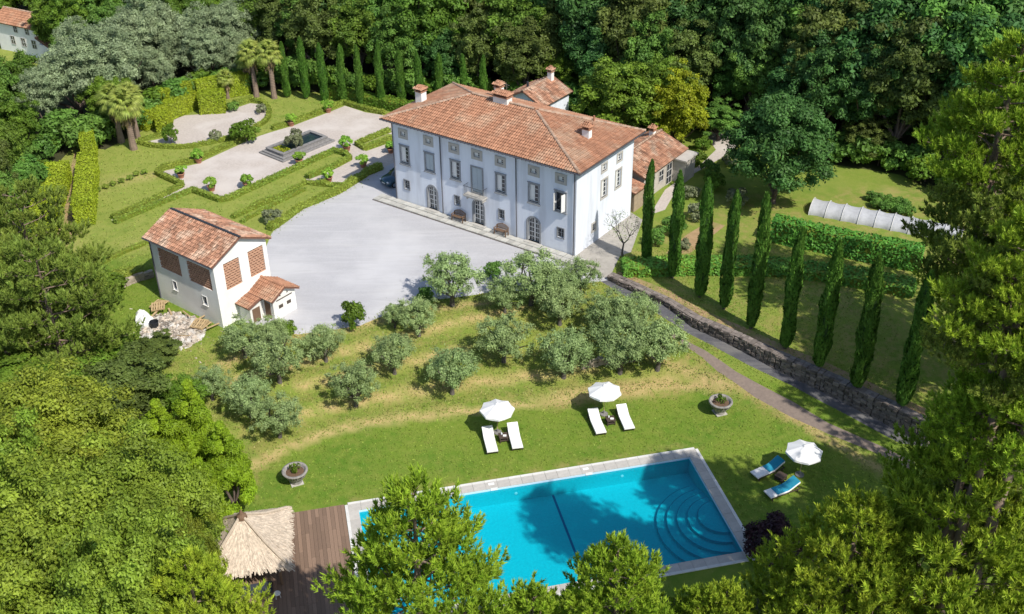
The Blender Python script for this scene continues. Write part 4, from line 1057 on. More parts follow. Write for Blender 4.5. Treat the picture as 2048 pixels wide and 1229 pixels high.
for i, (px, py, lab) in enumerate([(994, 813, 'white octagonal parasol over the left pair of loungers'), (1210, 777, 'white octagonal parasol over the middle pair of loungers'),
                                   (1608, 896, 'white octagonal parasol in dappled shade by the blue towelled loungers')]):
    p = at(px, py, 2.35); u = u0 if i == 0 else copy_tree(u0); u.location = (p.x, p.y, 0); u.rotation_euler = (random.uniform(-.03, .03), 0, i * .35); tag(u, lab, 'parasol', UG)

# ------------------------------------------------------------------ foliage meshes
def leaf_quads(C, Nrm, size, aspect=.55, rng=RNG):
    """C (M,3) centres, Nrm (M,3) normals, size (M,) -> (M*4,3)"""
    M_ = len(C); Nn = Nrm / (np.linalg.norm(Nrm, axis=1, keepdims=True) + 1e-9)
    r = rng.normal(size=(M_, 3)); a = np.cross(Nn, r); a /= (np.linalg.norm(a, axis=1, keepdims=True) + 1e-9); b = np.cross(Nn, a)
    s = size[:, None]; a = a * s; b = b * s * aspect
    return np.stack([C - a, C - b * .9 + a * .1, C + a, C + b * .9 + a * .1], axis=1).reshape(-1, 3)
def rnd_dirs(n, rng=RNG):
    d = rng.normal(size=(n, 3)); return d / np.linalg.norm(d, axis=1, keepdims=True)
def lobes_crown(name, m, R, Hh, nl, lr, nleaf, leaf, z0=1.5, up=.2, shape='round', aspect=.55, seed=0, droop=0.0, inner=.18, rough=.35):
    rng = np.random.default_rng(seed)
    k = np.arange(nl) + .5; ph = np.arccos(1 - 2 * k / nl * (.88)); th = PI * (1 + 5 ** .5) * k + rng.uniform(0, 6)
    d = np.stack([np.cos(th) * np.sin(ph), np.sin(th) * np.sin(ph), np.cos(ph)], 1) + rng.normal(size=(nl, 3)) * .16
    rad = rng.uniform(.55, .86, nl)[:, None]
    if shape == 'cone':
        t = rng.uniform(0, 1, nl) ** .8; an = rng.uniform(0, 2 * PI, nl); rr = (1 - t * .93) * rng.uniform(.45, .8, nl)
        P = np.stack([np.cos(an) * rr * R, np.sin(an) * rr * R, z0 + t * Hh], 1); LR = lr * R * (1.05 - .7 * t)
    else:
        P = d * rad * np.array([R, R, Hh / 2]); P[:, 2] += z0 + Hh / 2; LR = lr * R * rng.uniform(.7, 1.2, nl)
    ni = int(nl * inner) + 1
    P = np.vstack([P, np.c_[rng.uniform(-.35, .35, (ni, 2)) * R, z0 + Hh * rng.uniform(.3, .75, ni)]]); LR = np.r_[LR, np.full(ni, lr * R * 1.1)]
    w_ = LR ** 2; w_ /= w_.sum(); li = rng.choice(len(P), nleaf, p=w_)
    dirs = rnd_dirs(nleaf, rng); ctr = np.array([0, 0, z0 + Hh * .42]); out = P[li] - ctr; out /= (np.linalg.norm(out, axis=1, keepdims=True) + 1e-6)
    flip = (dirs * (out * .8 + np.array([0, 0, .45]))).sum(1) < -.25; dirs[flip] *= -1
    r = LR[li] * (1 - rng.random(nleaf) ** 2 * .45) * (1 + rng.normal(size=nleaf) * rough * .35)
    C = P[li] + dirs * r[:, None] * np.array([1, 1, .8]); C[:, 2] -= droop * rng.random(nleaf)
    Nn = dirs + rng.normal(size=(nleaf, 3)) * .55 + np.array([0, 0, up])
    V = leaf_quads(C, Nn, leaf * rng.uniform(.6, 1.35, nleaf), aspect, rng)
    lt = rng.uniform(-.25, .25, len(P)); hgt = (C[:, 2] - z0) / Hh
    tint = np.clip(.48 + lt[li] + rng.normal(size=nleaf) * .15, 0, 1)
    return np_mesh(name, V, 4, m, tint), P, LR
def trunk_mesh(name, m, P, z0, h, r0=.22, seed=0, nb=6, crooked=.25, splits=1):
    rng = random.Random(seed); mb = MB()
    top = Vector((rng.uniform(-.2, .2), rng.uniform(-.2, .2), z0 + h * .25))
    fork = Vector((top.x * .5, top.y * .5, max(.4, z0 * .7)))
    mb.tube([(0, 0, -.4), (fork.x * .3 + rng.uniform(-.1, .1) * crooked, 0, fork.z * .5), fork], [r0 * 1.35, r0 * 1.05, r0 * .9], 8)
    idx = sorted(range(len(P)), key=lambda i: rng.random())[:nb]
    for i in idx:
        p = Vector(P[i]); mid = fork.lerp(p, .5) + Vector((rng.uniform(-1, 1), rng.uniform(-1, 1), rng.uniform(-.2, .6))) * crooked
        mb.tube([fork, mid, p], [r0 * .65, r0 * .38, r0 * .12], 6)
    return mb.mesh(name, m, True)
def make_tree(name, crown_me, trunk_me):
    r = empty(name, (0, 0, -500)); link('trunk', trunk_me, r); link('crown', crown_me, r); return r
PROTO = {}
def reg(key, name, crown_tuple, bark, z0, h, r0, seed, nb=7, crooked=.3):
    me, P, LR = crown_tuple; PROTO[key] = (name, me, trunk_mesh('trunk', bark, P, z0, h, r0, seed, nb, crooked))
def plant(key, x, y, s=1.0, sz=None, rz=None, label=None, cat='tree', group=None, z=None, tilt=0, name=None, mats=None):
    nm, cm, tm = PROTO[key]
    r = empty(name or nm, (x, y, (gz(x, y) if z is None else z)), random.uniform(0, 2 * PI) if rz is None else rz, label, cat, group, (s, s, sz or s))
    if tilt: r.rotation_euler[1] = tilt
    link('trunk', tm, r); c_ = link('crown', cm, r)
    return r
LM = {
 'oak': leafmat('leaf_oak', (0.088, 0.171, 0.023), (0.169, 0.271, 0.036)),
 'ash': leafmat('leaf_ash', (0.105, 0.232, 0.043), (0.179, 0.330, 0.055)),
 'lime': leafmat('leaf_lime', (0.105, 0.205, 0.020), (0.175, 0.275, 0.030)),
 'dark': leafmat('leaf_dark', (0.050, 0.130, 0.036), (0.088, 0.201, 0.043), trans=.25),
 'olive_brown': leafmat('leaf_brown', (0.098, 0.142, 0.030), (0.155, 0.205, 0.045)),
 'silver': leafmat('leaf_silver', (0.235, 0.31, 0.155), (0.35, 0.42, 0.235), trans=.3, huer=.01, orand=.15),
 'teal': leafmat('leaf_teal', (0.062, 0.155, 0.036), (0.105, 0.215, 0.05), huer=.015),
 'olive': leafmat('leaf_olive', (0.215, 0.31, 0.105), (0.35, 0.45, 0.185), trans=.25, huer=.015, orand=.2),
 'near': leafmat('leaf_near', (0.175, 0.255, 0.025), (0.30, 0.385, 0.045), orand=.35, huer=.035),
 'feather': leafmat('leaf_feather', (0.20, 0.33, 0.015), (0.33, 0.46, 0.028), orand=.1, huer=.01),
 'pine': leafmat('pine_needle', (0.21, 0.32, 0.024), (0.37, 0.47, 0.042), trans=.3, huer=.02, orand=.12),
 'pine_dull': leafmat('pine_needle_dull', (0.15, 0.225, 0.035), (0.28, 0.35, 0.06), trans=.3, huer=.02, orand=.15),
 'cypress': leafmat('cypress_leaf', (0.070, 0.175, 0.022), (0.12, 0.24, 0.035), trans=.15, huer=.01, orand=.2),
 'box': leafmat('box_leaf', (0.175, 0.263, 0.035), (0.280, 0.350, 0.052), trans=.2, orand=.12),
 'yew': leafmat('clipped_leaf', (0.235, 0.31, 0.015), (0.31, 0.37, 0.025), trans=.15, huer=.01, orand=.12),
 'laurel': leafmat('laurel_leaf', (0.076, 0.219, 0.033), (0.154, 0.350, 0.044), trans=.2, orand=.1),
 'citrus': leafmat('citrus_leaf', (0.158, 0.315, 0.035), (0.280, 0.455, 0.052), trans=.25),
 'purple': leafmat('purple_leaf', (0.036, 0.016, 0.021), (0.072, 0.023, 0.031), trans=.1),
 'golden': leafmat('golden_leaf', (0.230, 0.311, 0.016), (0.351, 0.378, 0.020), orand=.1),
 'grey': leafmat('leaf_grey', (.19, .225, .11), (.28, .30, .17), trans=.2),
 'palm': leafmat('palm_leaf', (0.22, 0.30, 0.05), (0.33, 0.37, 0.08), trans=.25),
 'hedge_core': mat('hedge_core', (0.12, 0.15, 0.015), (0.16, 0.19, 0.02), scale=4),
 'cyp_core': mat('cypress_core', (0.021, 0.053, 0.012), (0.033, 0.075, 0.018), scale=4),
}

# ------------------------------------------------------------------ retaining wall along the drive
wall = empty('retaining_wall', (0, 0, 0), 0, 'long rubble stone retaining wall between the shaded drive and the cypress terrace', 'wall')
def zpath(t): return float(np.interp(t, range(9), wall_z))
body = MB(); st = MB()
foot = [Vector(p) for p in wall_foot]
nseg = 60; L8 = len(foot) - 1
def wfp(t):
    i = min(int(t), L8 - 1); return foot[i].lerp(foot[i + 1], t - i)
prev = None; vs = []
for k in range(nseg + 1):
    t = L8 * k / nseg; p = wfp(t); q = wfp(min(L8, t + .05)) - wfp(max(0, t - .05)); q.normalize(); nrm = Vector((-q.y, q.x)); nrm = nrm if nrm.y > 0 else -nrm
    zb = zpath(t) - .4; zt = max(float(terrace_z(np.array([p.x + nrm.x]), np.array([p.y + nrm.y]))[0]), zpath(t) + .25) + .05
    o = p + nrm * .04; i_ = p + nrm * .82
    vs += [(o.x, o.y, zb), (o.x, o.y, zt), (i_.x, i_.y, zt), (i_.x, i_.y, zb)]
body.add(vs, [(k * 4 + j, (k + 1) * 4 + j, (k + 1) * 4 + (j + 1) % 4, k * 4 + (j + 1) % 4) for k in range(nseg) for j in range(4)] + [(0, 1, 2, 3), tuple(nseg * 4 + j for j in (3, 2, 1, 0))])
body.build('mortar_core', M['mortar'], wall)
rr = random.Random(3)
t = .02
while t < L8 - .02:
    p = wfp(t); i = min(int(t), L8 - 1); seg = (foot[i + 1] - foot[i]); dirv = seg.normalized(); nrm = Vector((-dirv.y, dirv.x)); nrm = nrm if nrm.y > 0 else -nrm
    zt = max(float(terrace_z(np.array([p.x + nrm.x]), np.array([p.y + nrm.y]))[0]), zpath(t) + .25); w_ = rr.uniform(.26, .5); z = zpath(t) - .05
    while z < zt:
        h = rr.uniform(.15, .27); ww = w_ * rr.uniform(.75, 1.1)
        c = p + dirv * rr.uniform(-.08, .08)
        Mx = Matrix.Translation((c.x, c.y, z + h / 2)) @ Matrix.Rotation(math.atan2(dirv.y, dirv.x) + rr.uniform(-.08, .08), 4, 'Z') @ Matrix.Rotation(rr.uniform(-.1, .1), 4, 'Y')
        pr = rr.uniform(-.03, .05)
        st.box(-ww / 2, ww / 2, -.06 - pr, .14, -h / 2 + .012, h / 2 - .012, min(1, max(0, rr.gauss(.5, .28))), Mx, .02); z += h
    # cap stones
    for r_ in (.2, .55):
        c = p + nrm * r_; Mx = Matrix.Translation((c.x, c.y, zt + .07)) @ Matrix.Rotation(math.atan2(dirv.y, dirv.x) + rr.uniform(-.1, .1), 4, 'Z')
        st.box(-w_ / 2, w_ / 2, -.17, .17, -.06, .05 + rr.uniform(-.02, .03), min(1, max(0, rr.gauss(.75, .25))), Mx, .02)
    t += w_ / seg.length
tag(st.build('wall_stones', M['stone'], wall), kind='stuff')
# low dry-stone walls
def low_wall(line, h, label, thick=.4, name='stone_wall', zoff=0.0):
    line = subdiv(line, .38, False); r = empty(name, (line[0].x, line[0].y, gz(*line[0])), 0, label, 'wall'); mb = MB(); z00 = gz(*line[0])
    for a, b in zip(line[:-1], line[1:]):
        d = b - a; an = math.atan2(d.y, d.x); z = gz(a.x, a.y) - .15; zt = gz(a.x, a.y) + h
        while z < zt:
            hh = random.uniform(.14, .24)
            for sd in (-1, 1):
                c = a - line[0] + Vector((-math.sin(an), math.cos(an))) * sd * thick * .26
                Mx = Matrix.Translation((c.x + random.uniform(-.05, .05), c.y, z + hh / 2 - z00)) @ Matrix.Rotation(an + random.uniform(-.1, .1), 4, 'Z')
                mb.box(-.2, .2, -thick * .28, thick * .28, -hh / 2 + .01, hh / 2 - .01, min(1, max(0, random.gauss(.6, .25))), Mx, .02)
            z += hh
    tag(mb.build('wall_stones', M['stone_warm'], r), kind='stuff'); return r
M['stone_warm'] = mat('warm_rubble', (.38, .32, .25), (.26, .22, .18), scale=3, rough=.95, tint=.7, bump=.4, bscale=10)
low_wall(gpl([(236, 578), (265, 566), (312, 552)]), .55, 'low warm stone wall running up to the left corner of the barn')
low_wall(gpl([(1168, 735), (1200, 728), (1236, 724)]), .4, 'short low stone wall under the olive trees above the middle parasol', .35)

# ------------------------------------------------------------------ hedges
def hedge(line, w_, h, m, label, group='clipped box hedges of the parterre', name='box_hedge', cat='hedge', dens=110, leaf=.08, ragged=.0, closed=False, smooth=0, core=None):
    ln_ = [Vector(p) for p in line]
    if smooth: ln_ = smooth_line(ln_, smooth)
    ln_ = subdiv(ln_, .8, False); o0 = ln_[0]; z00 = gz(*o0)
    r = empty(name, (o0.x, o0.y, z00), 0, label, cat, group)
    vs = []; fr_ = []; rs_ = random.Random(len(ln_) + int(o0.x * 7))
    for k, p in enumerate(ln_):
        d = ln_[min(k + 1, len(ln_) - 1)] - ln_[max(k - 1, 0)]; d.normalize(); nn = Vector((-d.y, d.x)); z = gz(*p) - z00; hh = h * (1 + ragged * rs_.uniform(-1, .6)); ww = w_ * (1 + ragged * .6 * rs_.uniform(-1, .6))
        fr_.append((p - o0, nn, z, hh, ww))
        for sx, sz in ((-.46, -.15 / h), (-.46, .86), (-.3, .95), (.3, .95), (.46, .86), (.46, -.15 / h)): vs.append((p.x - o0.x + nn.x * ww * sx, p.y - o0.y + nn.y * ww * sx, z + hh * sz))
    d0 = (ln_[1] - ln_[0]).normalized() * .12; d1 = (ln_[-1] - ln_[-2]).normalized() * .12
    vs[:6] = [(v[0] + d0.x, v[1] + d0.y, v[2]) for v in vs[:6]]; vs[-6:] = [(v[0] - d1.x, v[1] - d1.y, v[2]) for v in vs[-6:]]
    n = len(ln_); fs = [(k * 6 + j, k * 6 + j + 1, (k + 1) * 6 + j + 1, (k + 1) * 6 + j) for k in range(n - 1) for j in range(5)] + [(5, 4, 3, 2, 1, 0), tuple((n - 1) * 6 + j for j in range(6))]
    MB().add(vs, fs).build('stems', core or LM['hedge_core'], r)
    Lt = sum((b - a).length for a, b in zip(ln_[:-1], ln_[1:])); N_ = int(Lt * (w_ + 2 * h) * dens) + 20
    g = np.random.default_rng(len(ln_) * 13 + int(abs(o0.x) * 10)); k = g.integers(0, max(1, n - 1), N_); f = g.random(N_)
    A = np.array([(q[0].x, q[0].y, q[1].x, q[1].y, q[2], q[3], q[4]) for q in fr_])
    B = A[k] * (1 - f[:, None]) + A[np.minimum(k + 1, n - 1)] * f[:, None]
    u = g.random(N_) * (w_ + 2 * h) ; hh = B[:, 5]; ww = B[:, 6]
    side = np.where(u < h, -1, np.where(u > h + w_, 1, 0))
    off = np.where(side == 0, (u - h) / w_ - .5, side * .5) * ww; zz_ = np.where(side == 0, hh, np.where(side < 0, u, u - h - w_) / h * hh)
    off += g.normal(size=N_) * .02; zz_ = zz_ + g.normal(size=N_) * .025
    end = g.random(N_) < (w_ / max(1.0, Lt)) * 1.2
    C = np.c_[B[:, 0] + B[:, 2] * off, B[:, 1] + B[:, 3] * off, B[:, 4] + zz_]
    Nn = np.c_[B[:, 2] * side, B[:, 3] * side, (side == 0) * 1.0 + .25] + g.normal(size=(N_, 3)) * .45
    for e_, sg in ((0, -1), (n - 1, 1)):
        ne = int(w_ * h * dens * 1.3) + 12; q = A[e_]; dx_, dy_ = q[3] * sg, -q[2] * sg; oo = (g.random(ne) - .5) * q[6]; zq = g.random(ne) * q[5]
        C = np.vstack([C, np.c_[q[0] + q[2] * oo + g.normal(size=ne) * .03, q[1] + q[3] * oo + g.normal(size=ne) * .03, q[4] + zq]]); Nn = np.vstack([Nn, np.array([dx_, dy_, .2]) + g.normal(size=(ne, 3)) * .4])
    N_ = len(C)
    me = np_mesh('foliage', leaf_quads(C, Nn, leaf * g.uniform(.6, 1.5, N_), .7, g), 4, m, np.clip(g.normal(.5, .2, N_), 0, 1))
    link('foliage', me, r); return r
def WZ(lst): return wp(lst, ZC)
BX = LM['box']
hedge(WZ([(364, 372), (315, 350), (327, 339), (390, 324), (481, 282), (507, 272)]), .55, .5, BX, 'low box hedge round the far left end of the gravel parterre')
hedge(WZ([(545, 260), (583, 249), (656, 221), (687, 208), (730, 221), (768, 229)]), .55, .5, BX, 'low box hedge along the upper right edge of the gravel parterre')
hedge(WZ([(384, 383), (415, 394), (440, 404), (459, 400), (603, 335), (667, 305), (692, 311), (700, 320), (661, 340), (614, 358)]), .55, .5, BX, 'low box hedge along the near side of the gravel parterre, turning back at the basin')
hedge(WZ([(225, 439), (300, 406), (366, 373)]), .5, .45, BX, 'upper of the two low box hedges flanking the narrow gravel path')
hedge(WZ([(230, 448), (310, 414), (386, 383)]), .5, .45, BX, 'lower of the two low box hedges flanking the narrow gravel path')
hedge(WZ([(465, 437), (553, 398), (612, 368), (680, 374)]), .6, .5, BX, 'ragged hedge in the lawn between parterre and barn', ragged=.5, dens=60)
hedge(WZ([(483, 446), (564, 403), (610, 381)]), .45, .35, BX, 'thin broken hedge nearest the barn roof', ragged=.6, dens=50)
hedge(WZ([(540, 462), (603, 417), (675, 387), (733, 350), (762, 338)]), .7, .6, BX, 'dark hedge along the upper left edge of the gravel court', ragged=.35)
hedge(WZ([(779, 264), (714, 291), (730, 300), (784, 282)]), .55, .5, BX, 'low box hedge loop beside the left end of the villa')
hedge(WZ([(279, 288), (310, 296), (371, 298), (426, 288), (476, 274), (511, 259), (537, 241), (540, 221), (525, 207), (503, 203), (478, 208)]), .5, .45, BX, 'curved low box hedge round the oval gravel bed', smooth=1)
hedge(WZ([(279, 284), (326, 271)]), .45, .4, BX, 'short low hedge at the left tip of the oval bed')
hedge(WZ([(470, 212), (505, 200)]), .6, .7, BX, 'short hedge at the right tip of the oval bed', ragged=.2)
hedge(gpl([(190, 535), (250, 505), (312, 480)]), .5, .25, BX, 'faint line of low planting in the lawn above the barn', ragged=.5, dens=30)
YW = LM['yew']; TGp = 'tall clipped yellow-green hedges'
hedge(gpl([(181, 328), (184, 283)]), 1.3, 2.6, YW, 'short tall clipped hedge at the top of the dirt track', TGp, 'tall_hedge', dens=150, leaf=.085)
hedge(gpl([(172, 452), (176, 410), (182, 345)]), 1.7, 2.3, YW, 'tall clipped yellow-green hedge on the right of the dirt track', TGp, 'tall_hedge', dens=150, leaf=.085)
hedge(gpl([(78, 505), (100, 430), (122, 358)]), 2.3, 1.9, YW, 'wide clipped yellow-green hedge on the left of the dirt track', TGp, 'tall_hedge', dens=150, leaf=.085)
hedge(WZ([(286, 262), (335, 240), (392, 216)]), 1.3, 2.1, YW, 'tall clipped hedge wall behind the left part of the oval bed', TGp, 'tall_hedge', dens=150, leaf=.085)
hedge(WZ([(402, 225), (452, 222)]), 1.7, 2.4, YW, 'square clipped hedge block behind the two white statues', TGp, 'tall_hedge', dens=150, leaf=.085)
hedge(WZ([(395, 206), (440, 196), (500, 186)]), 1.3, 2.6, YW, 'tall clipped hedge in front of the palms', TGp, 'tall_hedge', dens=150, leaf=.085)
hedge(WZ([(327, 268), (334, 248)]), 1.3, 2.0, YW, 'small square clipped hedge block at the left of the oval bed', TGp, 'tall_hedge', dens=150, leaf=.085)
LA = LM['laurel']
hedge(WZ([(655, 193), (720, 205), (800, 222), (850, 232)]), 1.4, 1.3, LM['lime'], 'long green hedge behind the far row of cypresses', 'background hedges', 'long_hedge', leaf=.12, dens=50, ragged=.12)
hedge([at(1545, 470, 2.9).xy, at(1640, 490, 2.9).xy, at(1760, 515, 2.9).xy, at(1840, 530, 2.9).xy], 1.5, 2.1, LA, 'tall dark laurel hedge in front of the white tunnel', 'laurel hedges right of the villa', 'laurel_hedge', leaf=.14, dens=55, ragged=.06)
hedge([at(1245, 540, 2.6).xy, at(1300, 535, 2.8).xy, at(1400, 533, 2.8).xy, at(1530, 533, 2.8).xy, at(1650, 545, 2.8).xy, at(1760, 565, 2.8).xy, at(1830, 580, 2.8).xy], 2.1, .85, LA, 'long low laurel hedge behind the row of tall cypresses', 'laurel hedges right of the villa', 'laurel_hedge', leaf=.13, dens=55, ragged=.1, smooth=1)
hedge(gpl([(150, 590), (230, 566), (290, 550)]), 1.4, .9, BX, 'rough green hedge on top of the low stone wall left of the barn', 'background hedges', 'long_hedge', ragged=.3, dens=60)

# ------------------------------------------------------------------ generic small plants
def shrub_proto(key, name, m, R, Hh, nleaf, leaf, seed, nl=9, bark=None, z0=.15, lr=.42, aspect=.6):
    ct = lobes_crown('crown', m, R, Hh, nl, lr, nleaf, leaf, z0=z0, seed=seed, aspect=aspect)
    reg(key, name, ct, bark or M['bark'], z0 + .1, Hh * .4, .035, seed, 5, .1)
shrub_proto('ball', 'box_ball', LM['box'], .32, .5, 500, .06, 1, 7, z0=.02)
shrub_proto('citrus', 'crown', LM['citrus'], .62, 1.1, 1100, .10, 2, 9, z0=.55)
shrub_proto('bush', 'shrub', LM['lime'], .95, 1.4, 1600, .11, 3, 10)
shrub_proto('bush2', 'shrub', LM['ash'], 1.1, 1.6, 1800, .12, 4, 11)
shrub_proto('greybush', 'shrub', LM['grey'], .9, 1.1, 1500, .10, 5, 9)
shrub_proto('purplebush', 'purple_shrub', LM['purple'], 1.5, 2.4, 7000, .11, 6, 14, z0=.3)
shrub_proto('weed', 'weeds', LM['lime'], .45, .35, 260, .07, 8, 6, z0=0)
DT = [(196, 384), (212, 378), (227, 372), (244, 366), (260, 360), (273, 352), (289, 349)]
for i, q in enumerate(DT):
    p = at(*q, ZC); plant('ball', p.x, p.y, 1, label='small box ball in the dotted row across the left lawn', cat='shrub', group='row of box balls in the left lawn')
# potted lemon trees on the parterre
def potted(x, y, s, label, big=1.0, group='potted lemon trees on the garden gravel'):
    s *= .85; r = empty('potted_lemon_tree', (x, y, gz(x, y)), random.uniform(0, 6), label, 'potted tree', group, (s, s, s))
    link('pot', POTM, r); link('soil', SOILM, r); link('crown', PROTO['citrus'][1], r, scale=(big, big, big)); link('trunk', PROTO['citrus'][2], r, scale=(big, big, big)); return r
POTM = MB().lathe([(.26, 0), (.30, .10), (.40, .50), (.45, .52), (.45, .60), (.38, .60), (.37, .52)], 18, cap=False).lathe([(.26, 0), (.26, .01)], 18).mesh('pot', M['pot'], True)
SOILM = MB().lathe([(.38, .53), (.38, .55)], 16).mesh('soil', M['soil'])
for q, s, lab in [((363, 356), 1.0, 'potted lemon tree at the far left corner of the parterre'), ((424, 382), 1.1, 'leaning potted lemon tree at the near left corner of the parterre'),
                  ((495, 376), 1.1, 'round potted lemon tree by the near hedge of the parterre'), ((599, 329), 1.05, 'potted lemon tree just below the stone basin'),
                  ((694, 302), 1.2, 'tall potted lemon tree at the right end of the stone basin'), ((727, 335), 1.05, 'potted lemon tree on the gravel left of the parked car'),
                  ((658, 364), 1.05, 'potted lemon tree at the left end of the small gravel strip'), ((657, 225), 1.1, 'potted lemon tree against the far hedge near the cypresses'),
                  ((583, 252), 1.1, 'potted lemon tree by the far hedge behind the basin'), ((398, 326), 1.1, 'potted lemon tree by the far hedge at the left'),
                  ((782, 306), 1.0, 'potted lemon tree close to the left end wall of the villa')]:
    p = at(*q, ZC); potted(p.x, p.y, s, lab)
p = at(494, 284, ZC); plant('bush', p.x, p.y, 1.5, label='big bright bush where the oval bed meets the parterre', cat='shrub')
p = at(433, 281, ZC); plant('greybush', p.x, p.y, .8, label='small grey-green bush on the edge of the oval bed', cat='shrub')
p = at(344, 288, ZC); plant('bush', p.x, p.y, .8, 1.4, label='slender young yellow-green shrub at the left of the oval bed', cat='shrub')
p = at(468, 222, ZC); plant('bush2', p.x, p.y, .6, label='rounded bush on the far rim of the oval bed', cat='shrub')
p = at(524, 226, ZC); plant('greybush', p.x, p.y, .7, label='brownish bush at the right tip of the oval bed', cat='shrub')
p = at(550, 445, ZC); plant('greybush', p.x - .3, p.y, 1.0, label='dry brownish bush at the corner of court and lawn', cat='shrub')
for q, s in (((332, 205), 1.0), ((375, 190), 1.0)):
    p = at(*q, ZC + 1.5); o = MB(); hedge([Vector((p.x - .5, p.y)), Vector((p.x + .5, p.y))], 1.1, 3.0, YW, ['clipped topiary block above the hedge, left one', 'clipped topiary block above the hedge, right one'][q[0] > 350], 'topiary blocks above the hedge wall', 'topiary', 'topiary', dens=150, leaf=.085)
# palms
def frond_mesh(seed):
    rng = random.Random(seed); mb = MB()
    mb.tube([(0, 0, 0), (.35, 0, .18), (.75, 0, .24)], [.03, .022, .015], 4, tint=.8)
    n = 15
    for k in range(n):
        a = -1.25 + 2.5 * k / (n - 1); L_ = .85 * (1 - .22 * abs(a)) * rng.uniform(.9, 1.08); c = Vector((.72, 0, .24)); d = Vector((math.cos(a), math.sin(a), .0))
        s = Vector((-math.sin(a), math.cos(a), 0)) * .055
        m1 = c + d * L_ * .55 + Vector((0, 0, .04)); e = c + d * L_ + Vector((0, 0, -.22 - rng.uniform(0, .12)))
        mb.add([c, m1 - s, e, m1 + s], [(0, 1, 2, 3)], rng.uniform(.2, .9))
    return mb.mesh('frond', LM['palm'])
FR = [frond_mesh(i) for i in range(3)]
deadf = mat('dead_frond', (.34, .25, .12), (.24, .17, .09), scale=5, tint=.5)
def dead_skirt(zt, seed):
    rng = random.Random(seed); mb = MB()
    for k in range(46):
        a = rng.uniform(0, 2 * PI); z = zt - rng.uniform(.1, 1.1); r0 = .14; r1 = rng.uniform(.3, .6); L_ = rng.uniform(.6, 1.0); w_ = .1
        mb.add([(r0 * math.cos(a), r0 * math.sin(a), z), (r1 * math.cos(a + .2), r1 * math.sin(a + .2), z - L_ * .5), (r1 * .8 * math.cos(a), r1 * .8 * math.sin(a), z - L_), (r1 * math.cos(a - .2), r1 * math.sin(a - .2), z - L_ * .5)], [(0, 1, 2, 3)], rng.random())
    return mb.mesh('dead_fronds', deadf)
def palm(base, hgt, s, label, seed):
    p = at(base[0], base[1], ZC); r = empty('fan_palm', (p.x, p.y, gz(p.x, p.y)), seed, label, 'palm tree', 'fan palms round the oval bed', (s, s, s)); rng = random.Random(seed)
    tr = MB(); tr.tube([(0, 0, -.2), (.05, 0, hgt * .3), (-.03, .04, hgt * .7), (0, 0, hgt)], [.33, .22, .19, .24], 9)
    for k in range(int(hgt / .16)): z = .2 + k * .16; tr.lathe([(.25, z), (.21, z + .10)], 9, cap=False, tint=rng.random())
    link('trunk', tr.mesh('trunk', M['bark_pine'], False), r)
    link('dead_fronds', dead_skirt(hgt, seed), r)
    for k in range(34):
        el = math.radians(78 - 118 * (k / 33) ** .9); az = k * 2.4 + rng.uniform(-.2, .2)
        o = link('frond', FR[k % 3], r, (0, 0, hgt + .1 * (1 - k / 34)), (rng.uniform(-.3, .3), -el, az)); o.rotation_mode = 'XYZ'
    return r
palm((268, 299), 3.6, 1.35, 'thick fan palm of the left clump, nearest trunk', 3); palm((243, 285), 3.6, 1.3, 'fan palm of the left clump, left trunk', 5); palm((275, 276), 4.0, 1.15, 'fan palm of the left clump, rearmost crown', 6)
palm((513, 194), 4.3, 1.2, 'tall fan palm of the right clump, left trunk', 7); palm((549, 197), 4.4, 1.2, 'tall fan palm of the right clump, right trunk', 9); palm((500, 186), 3.8, 1.0, 'fan palm of the right clump, rear crown', 11); palm((456, 197), 2.9, .8, 'small slim fan palm by the clipped hedge', 12)
# statues
def statue(q, label, seed):
    p = at(*q, ZC); r = empty('statue', (p.x, p.y, ZC), seed, label, 'statue', 'white statues by the oval bed')
    b = MB(); b.box(-.24, .24, -.24, .24, 0, .10); b.box(-.19, .19, -.19, .19, .10, .62); b.box(-.23, .23, -.23, .23, .62, .70); b.build('pedestal', M['statue'], r, bevel=.01)
    f = MB(); f.lathe([(.15, .70), (.17, .78), (.13, 1.0), (.105, 1.16), (.14, 1.32), (.165, 1.44), (.10, 1.50), (.045, 1.53), (.05, 1.56), (.085, 1.64), (.08, 1.72), (.03, 1.78)], 12, sx=1, sy=.72)
    f.tube([(.15, 0, 1.44), (.22, -.05, 1.25), (.12, -.14, 1.15)], [.05, .042, .035], 6); f.tube([(-.15, 0, 1.44), (-.23, .0, 1.26), (-.2, -.03, 1.05)], [.05, .042, .035], 6)
    f.build('figure', M['statue'], r, smooth=True); return r
statue((358, 229), 'white stone statue on pedestal, leftmost at the clipped hedge', .4); statue((407, 226), 'white stone statue on pedestal, left one before the square hedge block', 1.2); statue((425, 227), 'white stone statue on pedestal, right one before the square hedge block', 2.2)
# raised stone basin
zt = .62
rc = [at(527, 297, ZC + zt).xy, at(566, 309, ZC + zt).xy, at(655, 273, ZC + zt).xy]
e1 = rc[2] - rc[1]; e2 = rc[0] - rc[1]; L1, L2 = e1.length, e2.length; ang = math.atan2(e1.y, e1.x)
bs = empty('stone_basin', (rc[1].x, rc[1].y, ZC), ang, 'raised rectangular grey stone basin with dark water on the parterre gravel', 'basin')
b = MB(); b.box(-.55, L1 + .55, -.55, L2 + .55, -.05, .16); b.box(-.3, L1 + .3, -.3, L2 + .3, .162, .30); b.build('step', M['tank_stone'], bs, bevel=.02)
b = MB(); tw = .28
for a0, a1, c0, c1 in ((0, L1, 0, tw), (0, L1, L2 - tw, L2), (0, tw, tw, L2 - tw), (L1 - tw, L1, tw, L2 - tw)): b.box(a0, a1, c0, c1, .302, zt - .08)
b.build('basin_wall', M['tank_stone'], bs)
k = 0; n1 = int(L1 / .8)
